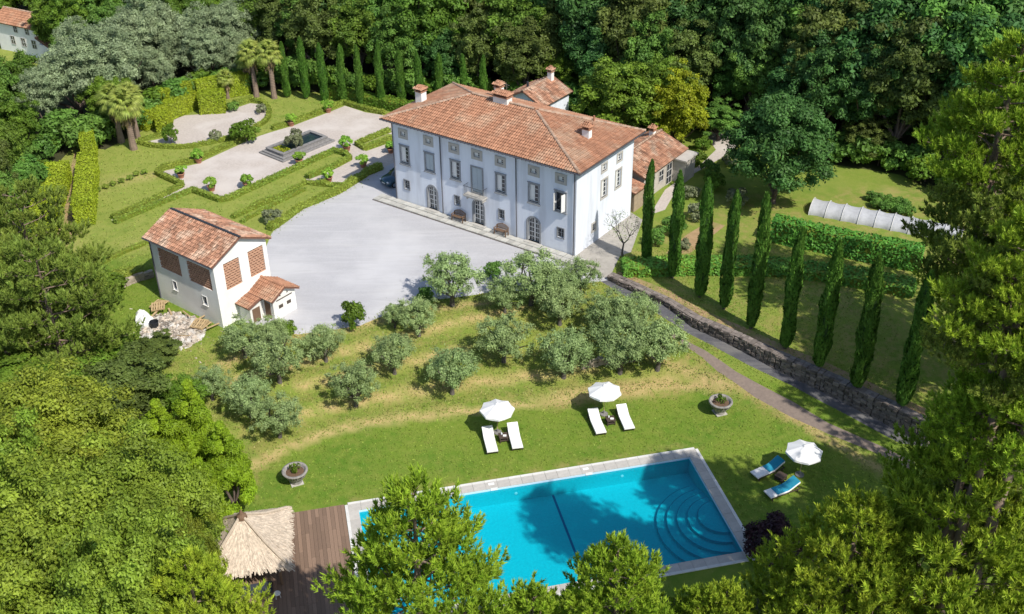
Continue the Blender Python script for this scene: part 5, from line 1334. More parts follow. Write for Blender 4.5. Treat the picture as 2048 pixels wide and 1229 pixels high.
cs = MB().box(-.385, .385, -.19, .19, -.078, 0, jit=.006).mesh('rim_stone', M['tank_stone'])
for k in range(n1):
    for y in (.14, L2 - .14): link('rim_stone', cs, bs, ((k + .5) * L1 / n1, y, zt), (0, 0, 0), (L1 / n1 / .79, 1, 1))
n2 = max(1, int((L2 - .7) / .8))
for k in range(n2):
    for x in (.14, L1 - .14): link('rim_stone', cs, bs, (x, .34 + (k + .5) * (L2 - .68) / n2, zt), (0, 0, PI / 2), ((L2 - .68) / n2 / .79, 1, 1))
MB().box(tw - .02, L1 - tw + .02, tw - .02, L2 - tw + .02, .3, .44).build('water', M['tank_water'], bs)
g = np.random.default_rng(4); N_ = 260; C = np.c_[tw + .15 + g.random(N_) * L1 * .2, tw + .1 + g.random(N_) * (L2 - 2 * tw - .2), np.full(N_, .455) + g.random(N_) * .03]
link('lily_pads', np_mesh('lily_pads', leaf_quads(C, np.tile([0, 0, 1.], (N_, 1)) + g.normal(size=(N_, 3)) * .15, np.full(N_, .10), .9, g), 4, LM['golden'], g.random(N_)), bs)
p = at(592, 296, ZC + .5); plant('greybush', p.x, p.y, .95, 1.5, label='loose reddish-green water plant growing out of the stone basin', cat='plant', z=ZC + .45)
# urns
def urn(q, label, seed):
    p = at(*q, 0); r = empty('stone_urn', (p.x, p.y, gz(p.x, p.y)), seed, label, 'urn', 'large stone urns on the pool lawn')
    MB().box(-.42, .42, -.42, .42, 0, .08).build('plinth', M['cop_stone'], r)
    b = MB(); b.lathe([(.40, .08), (.42, .16), (.38, .22), (.50, .42), (.64, .70), (.74, .92), (.84, .96), (.88, 1.02), (.86, 1.10), (.72, 1.10), (.68, 1.0), (.60, .92)], 28, cap=False)
    b.build('bowl', M['urn'], r, smooth=True)
    g_ = MB()
    for k in range(14): a = k * 2 * PI / 14; g_.tube([(.55 * math.cos(a), .55 * math.sin(a), .55), (.67 * math.cos(a + .11), .67 * math.sin(a + .11), .66), (.78 * math.cos(a + .22), .78 * math.sin(a + .22), .90)], .035, 4)
    g_.build('garland', M['urn'], r)
    MB().lathe([(.70, .90), (.5, .97), (.0, 1.0)], 18, cap=False).build('soil', M['soil'], r)
    link('plant', PROTO['weed'][1], r, (0, 0, .93), (0, 0, seed), (.85, .85, 1.6))
urn((593, 965), 'big pale stone urn with a small plant at the left end of the pool lawn', .4); urn((1439, 826), 'big dark grey stone urn with a small plant near the brick path', 1.9)

# ------------------------------------------------------------------ car, benches, white tunnel, rubble
def car(x, y, rz):
    r = empty('parked_car', (x, y, ZC), rz, 'dark teal hatchback parked at the left end wall of the villa', 'car')
    def loft(secs, m, nm, parent=r):
        vs = []; n = len(secs[0][1])
        for x_, prof in secs: vs += [(x_, q[0], q[1]) for q in prof]
        fs = [(i * n + k, i * n + (k + 1) % n, (i + 1) * n + (k + 1) % n, (i + 1) * n + k) for i in range(len(secs) - 1) for k in range(n)] + [tuple(reversed(range(n))), tuple(range((len(secs) - 1) * n, len(secs) * n))]
        return MB().add(vs, fs).build(nm, m, parent, smooth=True)
    def sec(hw, zb, zt_, k=.12): return [(-hw, zb), (-hw, zt_ - k), (-hw + k, zt_), (0, zt_ + .02), (hw - k, zt_), (hw, zt_ - k), (hw, zb)]
    body = loft([(-2.0, sec(.55, .35, .55)), (-1.93, sec(.74, .26, .66)), (-1.6, sec(.83, .22, .82)), (-.9, sec(.86, .20, .93)), (.4, sec(.87, .20, .96)), (1.5, sec(.86, .20, .97)), (1.95, sec(.80, .26, .93)), (2.02, sec(.70, .34, .85))], M['car'], 'body')
    def sc_(hb, ht, zt_): return [(-hb, .9), (-ht, zt_ - .03), (0, zt_), (ht, zt_ - .03), (hb, .9)]
    loft([(-1.0, sc_(.76, .72, .94)), (-.35, sc_(.78, .60, 1.38)), (.3, sc_(.78, .60, 1.46)), (1.2, sc_(.78, .60, 1.42)), (1.85, sc_(.74, .66, 1.0))], M['pane'], 'windows')
    loft([(-.42, [(-.58, 1.37), (0, 1.405), (.58, 1.37), (.5, 1.35), (-.5, 1.35)]), (.3, [(-.62, 1.45), (0, 1.49), (.62, 1.45), (.5, 1.43), (-.5, 1.43)]), (1.25, [(-.62, 1.41), (0, 1.45), (.62, 1.41), (.5, 1.39), (-.5, 1.39)])], M['car'], 'roof')
    for sx in (-1.3, 1.3):
        for sy in (-1, 1):
            wv = MB(); wv.lathe([(.0, -.1), (.30, -.1), (.31, -.06), (.31, .06), (.30, .1), (.0, .1)], 18); wo = link('wheel', wv.mesh('wheel', M['rubber'], False), r, (sx, sy * .79, .31), (PI / 2, 0, 0))
            rm = MB(); rm.lathe([(0, -.115), (.19, -.105), (.19, .105), (0, .115)], 12); link('rim', rm.mesh('rim', M['chrome']), wo)
    for sy in (-1, 1):
        MB().box(-2.0, -1.86, sy * .62 - .12, sy * .62 + .12, .60, .72).build('headlight', M['lamp'], r, bevel=.03)
        MB().box(-.55, -.35, sy * .93 - .07, sy * .93 + .07, .93, 1.05).build('mirror', M['car'], r, bevel=.02)
    MB().box(-2.015, -1.95, -.4, .4, .36, .50).build('grille', M['black_plastic'], r); MB().box(-2.03, -2.016, -.24, .24, .42, .50).build('number_plate', M['white_paint'], r)
cp = at(772, 372, ZC); car(cp.x + 1.35, cp.y + 1.0, math.radians(40))
def bench(a, label):
    p = vpt(a, -.45); r = empty('garden_bench', (p.x, p.y, ZC + .08), VY, label, 'bench', 'wooden benches against the villa facade')
    for sx in (-.62, .62):
        MB().box(sx - .04, sx + .04, -.25, -.17, 0, .62).build('leg', M['wood'], r); MB().box(sx - .04, sx + .04, .17, .25, 0, .78).build('leg', M['wood'], r)
        MB().box(sx - .045, sx + .045, -.28, .2, .62, .66).build('armrest', M['wood'], r)
    for k in range(5): MB().box(-.66, .66, -.24 + k * .095, -.165 + k * .095, .42, .45, .3 + .1 * k).build('slat', M['wood'], r)
    b = MB(); b.tube([(-.64, .24, .78), (-.35, .26, .93), (0, .27, 1.02), (.35, .26, .93), (.64, .24, .78)], .035, 5); b.box(-.6, .6, .2, .24, .52, .58); b.build('top_rail', M['wood'], r)
    for k in range(11): x = -.55 + k * .11; MB().box(x - .025, x + .025, .22, .245, .5, .80 + .2 * (1 - (x / .62) ** 2), .5).build('back_slat', M['wood'], r)
bench(7.9, 'brown wooden bench left of the central arched door'); bench(12.75, 'brown wooden bench right of the central arched door')
# white fleece tunnel in the kitchen garden
ta, tb_ = at(1625, 412, 2.8).xy, at(1925, 470, 2.8).xy; dv = tb_ - ta; Lt = dv.length; ta_ang = math.atan2(dv.y, dv.x)
tn = empty('crop_tunnel', (ta.x, ta.y, gz(ta.x, ta.y)), ta_ang, 'long low white fleece crop tunnel behind the dark laurel hedge', 'crop tunnel')
nh = 9; vs = []; nl_ = nh * 4; nc = 14
for i in range(nl_ + 1):
    u = Lt * i / nl_; ph = abs(math.sin(PI * i / 4)); r = 1.35 - .13 * ph
    for k in range(nc + 1): a = PI * k / nc; vs.append((u, -r * 1.05 * math.cos(a), r * .68 * math.sin(a) * (1 + .02 * random.uniform(-1, 1))))
MB().add(vs, [(i * (nc + 1) + k, i * (nc + 1) + k + 1, (i + 1) * (nc + 1) + k + 1, (i + 1) * (nc + 1) + k) for i in range(nl_) for k in range(nc)]).build('cover', M['fleece'], tn, smooth=True)
for i in range(nh + 1):
    u = Lt * i / nh; MB().tube([(u, -1.45 * math.cos(PI * k / 14), 1.0 * math.sin(PI * k / 14)) for k in range(15)], .025, 5).build('hoop', M['cop_edge'], tn)
# rubble and pallets by the barn
rp = bpt(-2.6, 3.0); zr = gz(rp.x, rp.y)
M['plank'] = M['wood_pale']
M['rubble_bits'] = mat('rubble_bits', (.50, .42, .34), (.34, .30, .26), scale=4, rough=.95, tint=1.2)
rb = MB(); n = 26; vs = []
g = np.random.default_rng(12)
for j in range(n + 1):
    for i in range(n + 1):
        a, b_ = -2.6 + 5.2 * i / n, -3.3 + 6.6 * j / n; q = BU * a + BV * b_; e = max(0, 1 - (a / 2.5) ** 2 - (b_ / 3.2) ** 2)
        x_, y_ = rp.x + q.x, rp.y + q.y; vs.append((q.x + g.normal() * .05, q.y + g.normal() * .05, gz(x_, y_) - zr - .12 + min(.34, e * .8) + e * g.normal() * .09))
rb.add(vs, [(j * (n + 1) + i, j * (n + 1) + i + 1, (j + 1) * (n + 1) + i + 1, (j + 1) * (n + 1) + i) for j in range(n) for i in range(n)])
o = rb.build('rubble_heap', M['sheet']); o.location = (rp.x, rp.y, zr); tag(o, 'pale heap of plaster rubble and sand at the foot of the barn', 'rubble heap')
pc_ = MB()
for _ in range(420):
    a = random.gauss(0, 1.3); b_ = random.gauss(0, 1.6); q = BU * a + BV * b_; e = max(0, 1 - (a / 2.5) ** 2 - (b_ / 3.2) ** 2); sz = random.uniform(.04, .16)
    Mx = Matrix.Translation((q.x, q.y, gz(rp.x + q.x, rp.y + q.y) - zr - .08 + min(.34, e * .8))) @ Matrix.Rotation(random.uniform(0, 3), 4, 'Z') @ Matrix.Rotation(random.uniform(-.6, .6), 4, 'X')
    pc_.box(-sz, sz, -sz * .7, sz * .7, -sz * .4, sz * .5, random.random(), Mx, sz * .25)
tag(link('rubble_pieces', pc_.mesh('rubble_pieces', M['rubble_bits']), o), kind='stuff')
for i, (a, b_, rz, up_, lab) in enumerate([(-1.0, 6.6, .3, 0, 'leaning wooden pallet at the back corner of the rubble heap'), (-1.35, 6.2, .9, .16, 'second wooden pallet lying on the rear pallet'), (-1.0, 1.3, .2, 0, 'wooden pallet lying by the front corner of the barn'),
                                           (-1.1, 1.4, .5, .16, 'wooden pallet stacked crooked on the front pallet')]):
    p = bpt(a, b_); r = empty('pallet', (p.x, p.y, gz(p.x, p.y) + up_ + .25), BY + rz, lab, 'pallet', 'wooden pallets beside the barn'); r.rotation_euler[0] = random.uniform(-.12, .12)
    for k in range(6): MB().box(-.6, .6, -.5 + k * .19, -.38 + k * .19, .10, .125, random.random()).build('slat', M['wood_pale'], r)
    for k in range(3): MB().box(-.6 + k * .55, -.5 + k * .55, -.5, .57, 0, .098, random.random()).build('bearer', M['wood_pale'], r)
pl_ = [(-.5, .5, 0, .3), (-.6, 2.1, .2, .4), (-1.2, 5.0, 1.1, .3), (-2.0, 5.8, .5, .3), (-.7, 3.6, 1.3, .35), (-2.9, 1.4, 2.0, .3)]
for i, (a, b_, rz, up_) in enumerate(pl_):
    p = bpt(a, b_); o = MB().box(-.7, .7, -.07, .07, 0, .04).build('plank', M['wood_pale']); o.location = (p.x, p.y, gz(p.x, p.y) + up_); o.rotation_euler = (.1 * i, .12, BY + rz); tag(o, 'loose weathered plank on the rubble beside the barn', 'plank', 'loose planks on the rubble')
for i, (a, b_, s, lab) in enumerate([(-3.4, 5.2, .75, 'crumpled white sheeting bundle at the far left of the rubble'), (-3.0, 6.2, .6, 'second crumpled white bundle behind the first one')]):
    p = bpt(a, b_); mb = MB(); prof = [(s * .9, 0), (s, .2), (s * .85, .5), (s * .45, .8), (0, .9)]; mb.lathe(prof, 14); mb.v = [(v[0] * random.uniform(.8, 1.15), v[1] * random.uniform(.8, 1.15), v[2] * random.uniform(.85, 1.1)) for v in mb.v]
    o = mb.build('sheeting_bundle', M['white_paint']); o.location = (p.x, p.y, gz(p.x, p.y)); tag(o, lab, 'bundle')
p = bpt(-3.3, 4.2); o = MB().lathe([(.28, 0), (.33, .5), (.36, .75), (.33, .75), (.28, .3), (0, .3)], 14, cap=False).build('rubbish_bin', M['black_plastic']); o.location = (p.x, p.y, gz(p.x, p.y)); tag(o, 'black plastic tub standing on the rubble heap', 'tub')
def twiggy(q, label, seed, s=1.0, m=None, name='dead_branches', cat='branches', hgt=2.0, n=90, spread=1.0):
    rng = random.Random(seed); mb = MB()
    def grow(p, d, L_, r, depth):
        e = p + d * L_; mid = p.lerp(e, .5) + Vector((rng.uniform(-1, 1), rng.uniform(-1, 1), rng.uniform(-1, 1))) * L_ * .1
        mb.tube([p, mid, e], [r, r * .8, r * .55], 4 if depth > 1 else 6, cap=False)
        if depth >= 5 or len(mb.f) > n * 60: return
        for _ in range(rng.choice([2, 3, 3])):
            nd = (d + Vector((rng.uniform(-1, 1), rng.uniform(-1, 1), rng.uniform(-.35, .7))) * .75 * spread).normalized(); grow(e, nd, L_ * rng.uniform(.6, .85), r * .55, depth + 1)
    grow(Vector((0, 0, -.1)), Vector((0, 0, 1)), hgt * .32, .09 * s, 0)
    r = empty(name, (q.x, q.y, gz(q.x, q.y)), seed, label, cat); mb.build('branches', m or M['bark'], r); return r
p = bpt(-3.2, 2.6); twiggy(p, 'dark dead branches sticking out of the rubble heap', 4, .7, M['black_plastic'], hgt=1.7, spread=1.5)
p = at(1246, 515, ZC); bt = twiggy(p, 'almost leafless grey tree in front of the right end wall', 8, 1.4, M['bark_olive'], 'bare_tree', 'tree', hgt=4.6, n=400)
g = np.random.default_rng(5); N_ = 500; dd0 = rnd_dirs(N_, g); C = dd0 * g.uniform(.4, 1, (N_, 1)) ** .6 * np.array([1.7, 1.7, 1.3]) + np.array([0, 0, 3.1])
link('leaves', np_mesh('leaves', leaf_quads(C, g.normal(size=(N_, 3)), np.full(N_, .07), .5, g), 4, LM['olive'], g.random(N_)), bt)

# ------------------------------------------------------------------ trees
META = {}
def crown_proto(key, name, m, R, Hh, z0, nl, lr, nleaf, leaf, seed, shape='round', aspect=.6, bark=None, r0=.22, nb=8, crooked=.35, rough=.35, up=.3):
    ct = lobes_crown('crown', m, R, Hh, nl, lr, nleaf, leaf, z0=z0, seed=seed, shape=shape, aspect=aspect, rough=rough, up=up)
    reg(key, name, ct, bark or M['bark'], z0, Hh, r0, seed, nb, crooked); META[key] = (R, z0 + Hh * .5, z0 + Hh)
    return ct[0]
def variant(key, src, name, m, bark=None):
    nm, me, tm = PROTO[src]; c_ = me.copy(); c_.materials.clear(); c_.materials.append(m); PROTO[key] = (name, c_, tm); META[key] = META[src]
crown_proto('oakA', 'broadleaf_tree', LM['oak'], 3.2, 6.2, 1.9, 90, .18, 26000, .13, 21, rough=.8)
crown_proto('oakB', 'broadleaf_tree', LM['oak'], 3.0, 7.2, 2.0, 100, .165, 26000, .13, 22, rough=.8)
crown_proto('coneA', 'conifer_tree', LM['dark'], 2.7, 9.0, 1.2, 80, .28, 22000, .13, 23, shape='cone', r0=.24)
crown_proto('plumeA', 'willow_tree', LM['silver'], 3.0, 6.0, 1.5, 130, .14, 27000, .12, 24, aspect=.35, rough=1.2)
for k, m in (('ash', 'ash'), ('lime', 'lime'), ('teal', 'teal'), ('brown', 'olive_brown'), ('dark', 'dark')):
    variant(k + 'A', 'oakA', 'broadleaf_tree', LM[m]); variant(k + 'B', 'oakB', 'broadleaf_tree', LM[m])
variant('goldcone', 'coneA', 'conifer_tree', LM['olive_brown'])
crown_proto('golden', 'hornbeam_tree', LM['golden'], 3.2, 7.4, .6, 140, .15, 32000, .12, 25, rough=.8)
variant('goldgreen', 'golden', 'hornbeam_tree', LM['lime'])
crown_proto('plane', 'plane_tree', LM['teal'], 4.4, 8.5, 1.2, 150, .15, 46000, .14, 26, rough=.9)
crown_proto('nearA', 'near_broadleaf_tree', LM['near'], 4.0, 7.0, 2.0, 260, .125, 125000, .078, 27, rough=1.0)
crown_proto('nearB', 'near_broadleaf_tree', LM['near'], 3.6, 7.4, 2.0, 220, .13, 105000, .078, 28, rough=1.0)
variant('nearC', 'nearB', 'near_broadleaf_tree', LM['lime'])
crown_proto('feather', 'feathery_tree', LM['feather'], 2.9, 7.5, .8, 90, .24, 45000, .13, 29, shape='cone', aspect=.3)
for i in range(4):
    crown_proto('olive%d' % i, 'olive_tree', LM['olive'], 2.25, 2.8, 1.15, 60, .145, 10500, .105, 30 + i, aspect=.33, bark=M['bark_olive'], r0=.17, nb=12, crooked=.45, rough=1.7)
# cypress columns
def cypress_proto(seed, Hh=9.0, R=.55):
    g = np.random.default_rng(seed); n = 7500; t = g.random(n); an = g.random(n) * 2 * PI
    prof = np.interp(t, [0, .03, .12, .5, .8, .93, 1], [.55, .78, .95, 1.0, .82, .5, .06]); wob = 1 + .14 * np.sin(an * 3 + t * 14 + seed) + .10 * np.sin(an * 5 - t * 23 + seed * 2) + .10 * np.sin(t * (9 + seed * 3) + seed)
    r = R * prof * wob * (1 - g.random(n) ** 2 * .22); C = np.c_[np.cos(an) * r + .07 * np.sin(t * 5 + seed * 1.7) * t * 2, np.sin(an) * r, .25 + t * (Hh - .25)]
    Nn = np.c_[np.cos(an), np.sin(an), .25 + 0 * t] + g.normal(size=(n, 3)) * .4
    a = np.c_[np.cos(an) * .25, np.sin(an) * .25, np.ones(n)] + g.normal(size=(n, 3)) * .25; a /= np.linalg.norm(a, axis=1, keepdims=True)
    b = np.cross(Nn, a); b /= np.linalg.norm(b, axis=1, keepdims=True); s = (.11 * g.uniform(.6, 1.5, n))[:, None]
    V = np.stack([C - a * s * .6, C - b * s * .6, C + a * s * 1.5, C + b * s * .6], axis=1).reshape(-1, 3)
    cm = np_mesh('crown', V, 4, LM['cypress'], np.clip(g.normal(.5, .18, n) + .1 * np.sin(an * 4 + t * 17), 0, 1))
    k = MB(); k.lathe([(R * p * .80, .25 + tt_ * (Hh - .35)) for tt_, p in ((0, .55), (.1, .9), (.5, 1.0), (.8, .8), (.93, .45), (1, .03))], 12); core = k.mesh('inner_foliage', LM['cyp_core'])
    tk = MB(); tk.tube([(0, 0, -.4), (0, 0, .6)], [.16, .13], 8); return cm, core, tk.mesh('trunk', M['bark'], True)
CYP = [cypress_proto(i, R=.55 * (1, .93, 1.06, .9, 1.0)[i]) for i in range(5)]
def cypress(base, top, zb, wpx, label, group, i):
    p = at(base[0], base[1], zb) if zb == ZC else on_terrace(*base); zb = p.z; lo, hi = 3.0, 16.0
    for _ in range(30):
        mid = (lo + hi) / 2
        if pix((p.x, p.y, zb + mid))[1] > top[1]: lo = mid
        else: hi = mid
    h = lo; D = math.sqrt(p.x ** 2 + p.y ** 2 + (H - zb - h / 2) ** 2); R = wpx / 2 * D / FPX
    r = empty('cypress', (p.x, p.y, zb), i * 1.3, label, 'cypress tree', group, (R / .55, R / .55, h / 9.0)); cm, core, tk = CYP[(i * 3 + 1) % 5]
    link('trunk', tk, r); co = link('crown', cm, r); link('inner_foliage', core, co)
ordn = ['first', 'second', 'third', 'fourth', 'fifth', 'sixth', 'seventh', 'eighth', 'ninth', 'tenth', 'eleventh']
for i, (b_, t_, w_) in enumerate([((1291, 527), (1292, 322), 21), ((1345, 556), (1356, 343), 23), ((1399, 594), (1410, 360), 25), ((1448, 618), (1466, 385), 24), ((1502, 657), (1530, 390), 29), ((1570, 697), (1604, 458), 28),
                                  ((1637, 736), (1678, 483), 29), ((1713, 776), (1766, 515), 30), ((1803, 813), (1862, 548), 30)]):
    cypress(b_, t_, 2.52 if i else 2.45, w_, 'tall dark cypress above the retaining wall, %s from the villa' % ordn[i], 'row of tall cypresses above the drive', i)
for i, (b_, t_) in enumerate([((575, 195), (562, 85)), ((613, 198), (596, 75)), ((650, 202), (637, 88)), ((688, 205), (676, 90)), ((722, 212), (710, 92)), ((764, 214), (750, 84)), ((804, 214), (799, 99)), ((841, 218), (836, 107)), ((881, 220), (874, 109)), ((929, 224), (925, 110)), ((969, 228), (965, 112))]):
    cypress(b_, t_, ZC, 15, 'slender cypress in the far row beyond the parterre, %s from the left' % ordn[i], 'far row of slender cypresses', i)

def tree_at(key, cpx, cpy, rpx, zc, label, cat='tree', group=None, rz=None, bias=1.0):
    p = at(cpx, cpy, zc); g_ = gz(p.x, p.y); D = math.sqrt(p.x ** 2 + p.y ** 2 + (H - zc) ** 2); R = rpx * D / FPX
    r0, hc, ht = META[key]; return plant(key, p.x, p.y, R / r0, (zc - g_) / hc, rz, label, cat, group)
# olive grove: trunk foot on the slope gives the place, crown radius the size
OG = 'olive trees on the terraced slope'
OL = [((905, 612), 66, 62, 'large olive tree at the gravel edge, left of the villa corner cluster'), ((1062, 610), 66, 62, 'broad olive tree touching the lower right corner of the villa'),
      ((1115, 612), 50, 50, 'olive tree just right of the broad one at the villa corner'), ((1160, 590), 44, 46, 'olive tree in front of the right corner of the villa'), ((1120, 650), 54, 46, 'olive tree above the two-trunked one in the grove centre'),
      ((838, 672), 46, 46, 'olive tree in the upper row right of the small citrus'), ((790, 748), 52, 52, 'olive tree with forked trunk in the middle row'), ((712, 812), 54, 50, 'olive tree with visible dark trunk in the lower left row'),
      ((652, 724), 46, 44, 'small olive tree left of the citrus in the upper row'), ((560, 765), 60, 54, 'olive tree in the middle of the left group'), ((490, 716), 46, 48, 'dark bushy olive beside the barn corner'), ((545, 700), 40, 42, 'olive in front of the barn lean-to'),
      ((505, 835), 52, 46, 'olive tree at the left end of the lower row'), ((560, 875), 52, 52, 'lowest olive tree next to the bright feathery trees'), ((905, 788), 60, 58, 'olive tree in the lower row above the left parasol'), ((1008, 725), 60, 58, 'olive tree in the grove centre, left of the one with a pale trunk'),
      ((1128, 756), 62, 56, 'olive tree with a pale trunk above the middle parasol'), ((1240, 745), 68, 64, 'wide olive tree in the right lower group'), ((1315, 738), 62, 62, 'rightmost olive tree beside the brick path'), ((1215, 668), 54, 50, 'olive tree behind the right lower group'),
      ((1270, 668), 50, 46, 'olive tree close to the drive near the cypresses'), ((425, 800), 40, 36, 'small olive tree below the rubble heap'), ((790, 655), 30, 26, 'young olive tree by the gravel edge'), ((1010, 625), 42, 36, 'low olive bush between the two big upper olives')]
for i, ((bx_, by_), rx, ry, lab) in enumerate(OL):
    p = ground(bx_, by_); D = math.sqrt(p.x ** 2 + p.y ** 2 + (H - p.z - 2) ** 2); R = rx * D / FPX; hz = ry * 2 * D / FPX / .93
    plant('olive%d' % (i % 4), p.x, p.y, R / 2.35, min(hz / 4.0, R / 2.35 * 1.05), label=lab, cat='olive tree', group=OG, tilt=random.uniform(-.06, .06))
p = ground(706, 656); plant('bush', p.x, p.y, .95, 1.45, label='small bright citrus tree at the edge of the gravel court', cat='tree')
p = ground(852, 612); plant('bush2', p.x, p.y, .7, .9, label='low shrub at the gravel edge left of the large olive', cat='shrub')
p = ground(985, 560); plant('bush2', p.x, p.y, .7, .9, label='small dark shrub between two olives at the gravel edge', cat='shrub')
p = ground(575, 668); plant('bush', p.x, p.y, .8, .7, label='bright green bush at the corner of the court below the lean-to', cat='shrub')
p = ground(215, 600); plant('bush', p.x, p.y, 1.9, 1.3, label='big rounded yellow-green shrub left of the barn', cat='shrub')
p = ground(338, 460); plant('purplebush', 16.0, 48.6, 1.05, .95, label='dark burgundy shrub at the bottom right corner of the pool', cat='shrub')

# pines: real needle tufts on whorled branches
def pine_proto(seed, R, Hh, z0, nbr, ntuft, m, lean=0.0, flat=.35, tl=.34, nneed=34, up=.75, crown_pow=.75, nw=.026):
    rng = np.random.default_rng(seed); py = random.Random(seed); tr = MB(); PT = []; UP = []
    tr.tube([(0, 0, -1), (.1, .05, z0), (lean * .5, .1, z0 + Hh * .5), (lean, 0, z0 + Hh * .96)], [.30, .24, .15, .04], 9)
    for b in range(nbr):
        t = (b + .5) / nbr; z = z0 + Hh * t * .95; ln = R * (1 - t) ** crown_pow * py.uniform(.75, 1.1) + .35; az = b * 2.39996 + py.uniform(-.3, .3)
        d = Vector((math.cos(az), math.sin(az), 0)); s = Vector((lean * t, .1 * t, z)); rise = ln * py.uniform(.15, .42)
        e = s + d * ln + Vector((0, 0, rise)); mid = s + d * ln * .5 + Vector((0, 0, rise * .25))
        tr.tube([s, mid, e], [.075 * (1 - t * .6), .05 * (1 - t * .6), .02], 5)
        nk = max(3, int(ntuft / nbr * (.35 + 1.3 * (1 - t))))
        nsub = max(2, int(3 + ln * 1.6))
        for q in range(nsub):
            f = .35 + .65 * (q + 1) / nsub; a0 = s.lerp(mid, min(1, f * 2)) if f < .5 else mid.lerp(e, (f - .5) * 2)
            sd = d.cross(Vector((0, 0, 1))) * (1 if q % 2 else -1) * py.uniform(.3, .9) + d * .6; sl = py.uniform(.4, 1.0) * (.35 + .28 * ln) * (1.1 - .4 * f)
            c = a0 + sd * sl + Vector((0, 0, sl * .35)); tr.tube([a0, c], [.022, .01], 4, cap=False)
            k = max(2, nk // nsub)
            P_ = rnd_dirs(k, rng) * rng.random((k, 1)) ** .4 * np.array([.30 + .13 * ln, .30 + .13 * ln, (.30 + .13 * ln) * flat]) + np.array(c)
            PT.append(P_); o = (P_ - np.array(c)); UP.append(np.c_[o[:, :2] * .9 + np.array([d.x, d.y]) * .18, np.full(k, up)])
    PT = np.vstack(PT); UP = np.vstack(UP); UP += rng.normal(size=UP.shape) * .16; UP /= np.linalg.norm(UP, axis=1, keepdims=True)
    n = len(PT); tt = rng.random((n, nneed, 1)); L_ = tl * rng.uniform(.7, 1.2, (n, 1, 1))
    base = PT[:, None, :] + UP[:, None, :] * tt * L_ * .9
    rd = rng.normal(size=(n, nneed, 3)); rd -= (rd * UP[:, None, :]).sum(2, keepdims=True) * UP[:, None, :]; rd /= np.linalg.norm(rd, axis=2, keepdims=True)
    dirn = rd * (1.0 - .45 * tt) + UP[:, None, :] * (.55 + .6 * tt); dirn /= np.linalg.norm(dirn, axis=2, keepdims=True)
    ln_ = L_ * .52 * rng.uniform(.8, 1.2, (n, nneed, 1)); tip = base + dirn * ln_
    sd = np.cross(dirn, rng.normal(size=(n, nneed, 3))); sd /= np.linalg.norm(sd, axis=2, keepdims=True); sd *= nw
    V = np.stack([base - sd, base + sd, tip], axis=2).reshape(-1, 3)
    ti = np.clip(rng.normal(.5, .16, (n, 1)) + (tt[:, :, 0] - .4) * .35, 0, 1).ravel()
    return np_mesh('crown', V, 3, m, ti), tr.mesh('trunk', M['bark_pine'], True)
def reg_pine(key, **k):
    R, Hh, z0 = k['R'], k['Hh'], k['z0']; cm, tm = pine_proto(**k); PROTO[key] = ('pine_tree', cm, tm); META[key] = (R, z0 + Hh * .5, z0 + Hh)
reg_pine('pineA', seed=51, R=3.6, Hh=9.0, z0=3.0, nbr=44, ntuft=3400, m=LM['pine'], nneed=26, nw=.034, tl=.42)
reg_pine('pineB', seed=52, R=3.4, Hh=8.0, z0=3.0, nbr=40, ntuft=3000, m=LM['pine'], nneed=26, nw=.034, tl=.42, lean=.5)
reg_pine('pineC', seed=53, R=4.2, Hh=8.5, z0=4.0, nbr=36, ntuft=2300, m=LM['pine_dull'], nneed=26, flat=.30, crown_pow=.5, tl=.46, nw=.040)
STEM = MB().tube([(0, 0, -.5), (.05, 0, .5), (0, 0, 1)], [.36, .30, .27], 9).mesh('stem', M['bark_pine'], True)
def pine(key, cpx, cpy, rpx, zc, label, rz=0.0, zs=1.1, off=(0, 0)):
    p = at(cpx, cpy, zc); p.x += off[0]; p.y += off[1]; g_ = gz(p.x, p.y); D = math.sqrt(p.x ** 2 + p.y ** 2 + (H - zc) ** 2); R = rpx * D / FPX
    r0, hc, ht = META[key]; nm, cm, tm = PROTO[key]; s_ = R / r0; dz = (zc - g_) - hc * s_ * zs
    r = empty('pine_tree', (p.x, p.y, g_), rz, label, 'pine tree', 'pines around the pool lawn')
    link('trunk', tm, r, (0, 0, dz), (0, 0, 0), (s_, s_, s_ * zs)); link('crown', cm, r, (0, 0, dz), (0, 0, 0), (s_, s_, s_ * zs))
    if dz > 0: link('stem', STEM, r, (0, 0, 0), (0, 0, 0), (s_, s_, dz))
    return r
pine('pineA', 840, 1160, 172, 10.5, 'large bright pine in front of the pool at the bottom centre', 1.0)
pine('pineB', 1240, 1240, 135, 8.5, 'lower pine at the bottom edge below the pool line', 2.0)
pine('pineA', 1690, 1165, 150, 10.5, 'bright pine at the bottom right, nearest the burgundy shrub', 4.0)
pine('pineB', 1880, 1130, 190, 12.0, 'large bright pine filling the bottom right corner', .4)
pine('pineA', 1440, 1290, 110, 6.0, 'dark pine at the bottom edge under the burgundy shrub', 3.3)
pine('pineB', 1065, 1300, 105, 7.0, 'low pine tip at the bottom edge between the two larger pines', 1.4)
pine('pineA', 1400, 1265, 85, 6.5, 'small bright pine at the bottom edge below the pool corner', 2.7)
pine('pineA', 400, 1260, 130, 8.5, 'pine tip rising at the bottom left beside the pavilion', 5.0)
pine('pineB', 1940, 910, 105, 13.0, 'pine at the right edge beyond the end of the brick path', 1.7)
pine('pineC', 2020, 980, 130, 15.0, 'open pine with bare branches on the right edge', .9)
pine('pineC', 1985, 400, 110, 13.5, 'tall open pine in front of the crop tunnel at the right', 2.6)
pine('pineB', 2062, 575, 122, 27.0, 'tall pine whose crown cuts the middle of the right edge', 2.2)
pine('pineB', 2010, 230, 115, 21.0, 'highest pine at the upper right edge', .9)
pine('pineC', 2010, 640, 120, 25.0, 'dark open pine at the right edge above the cypress row end', 4.1)
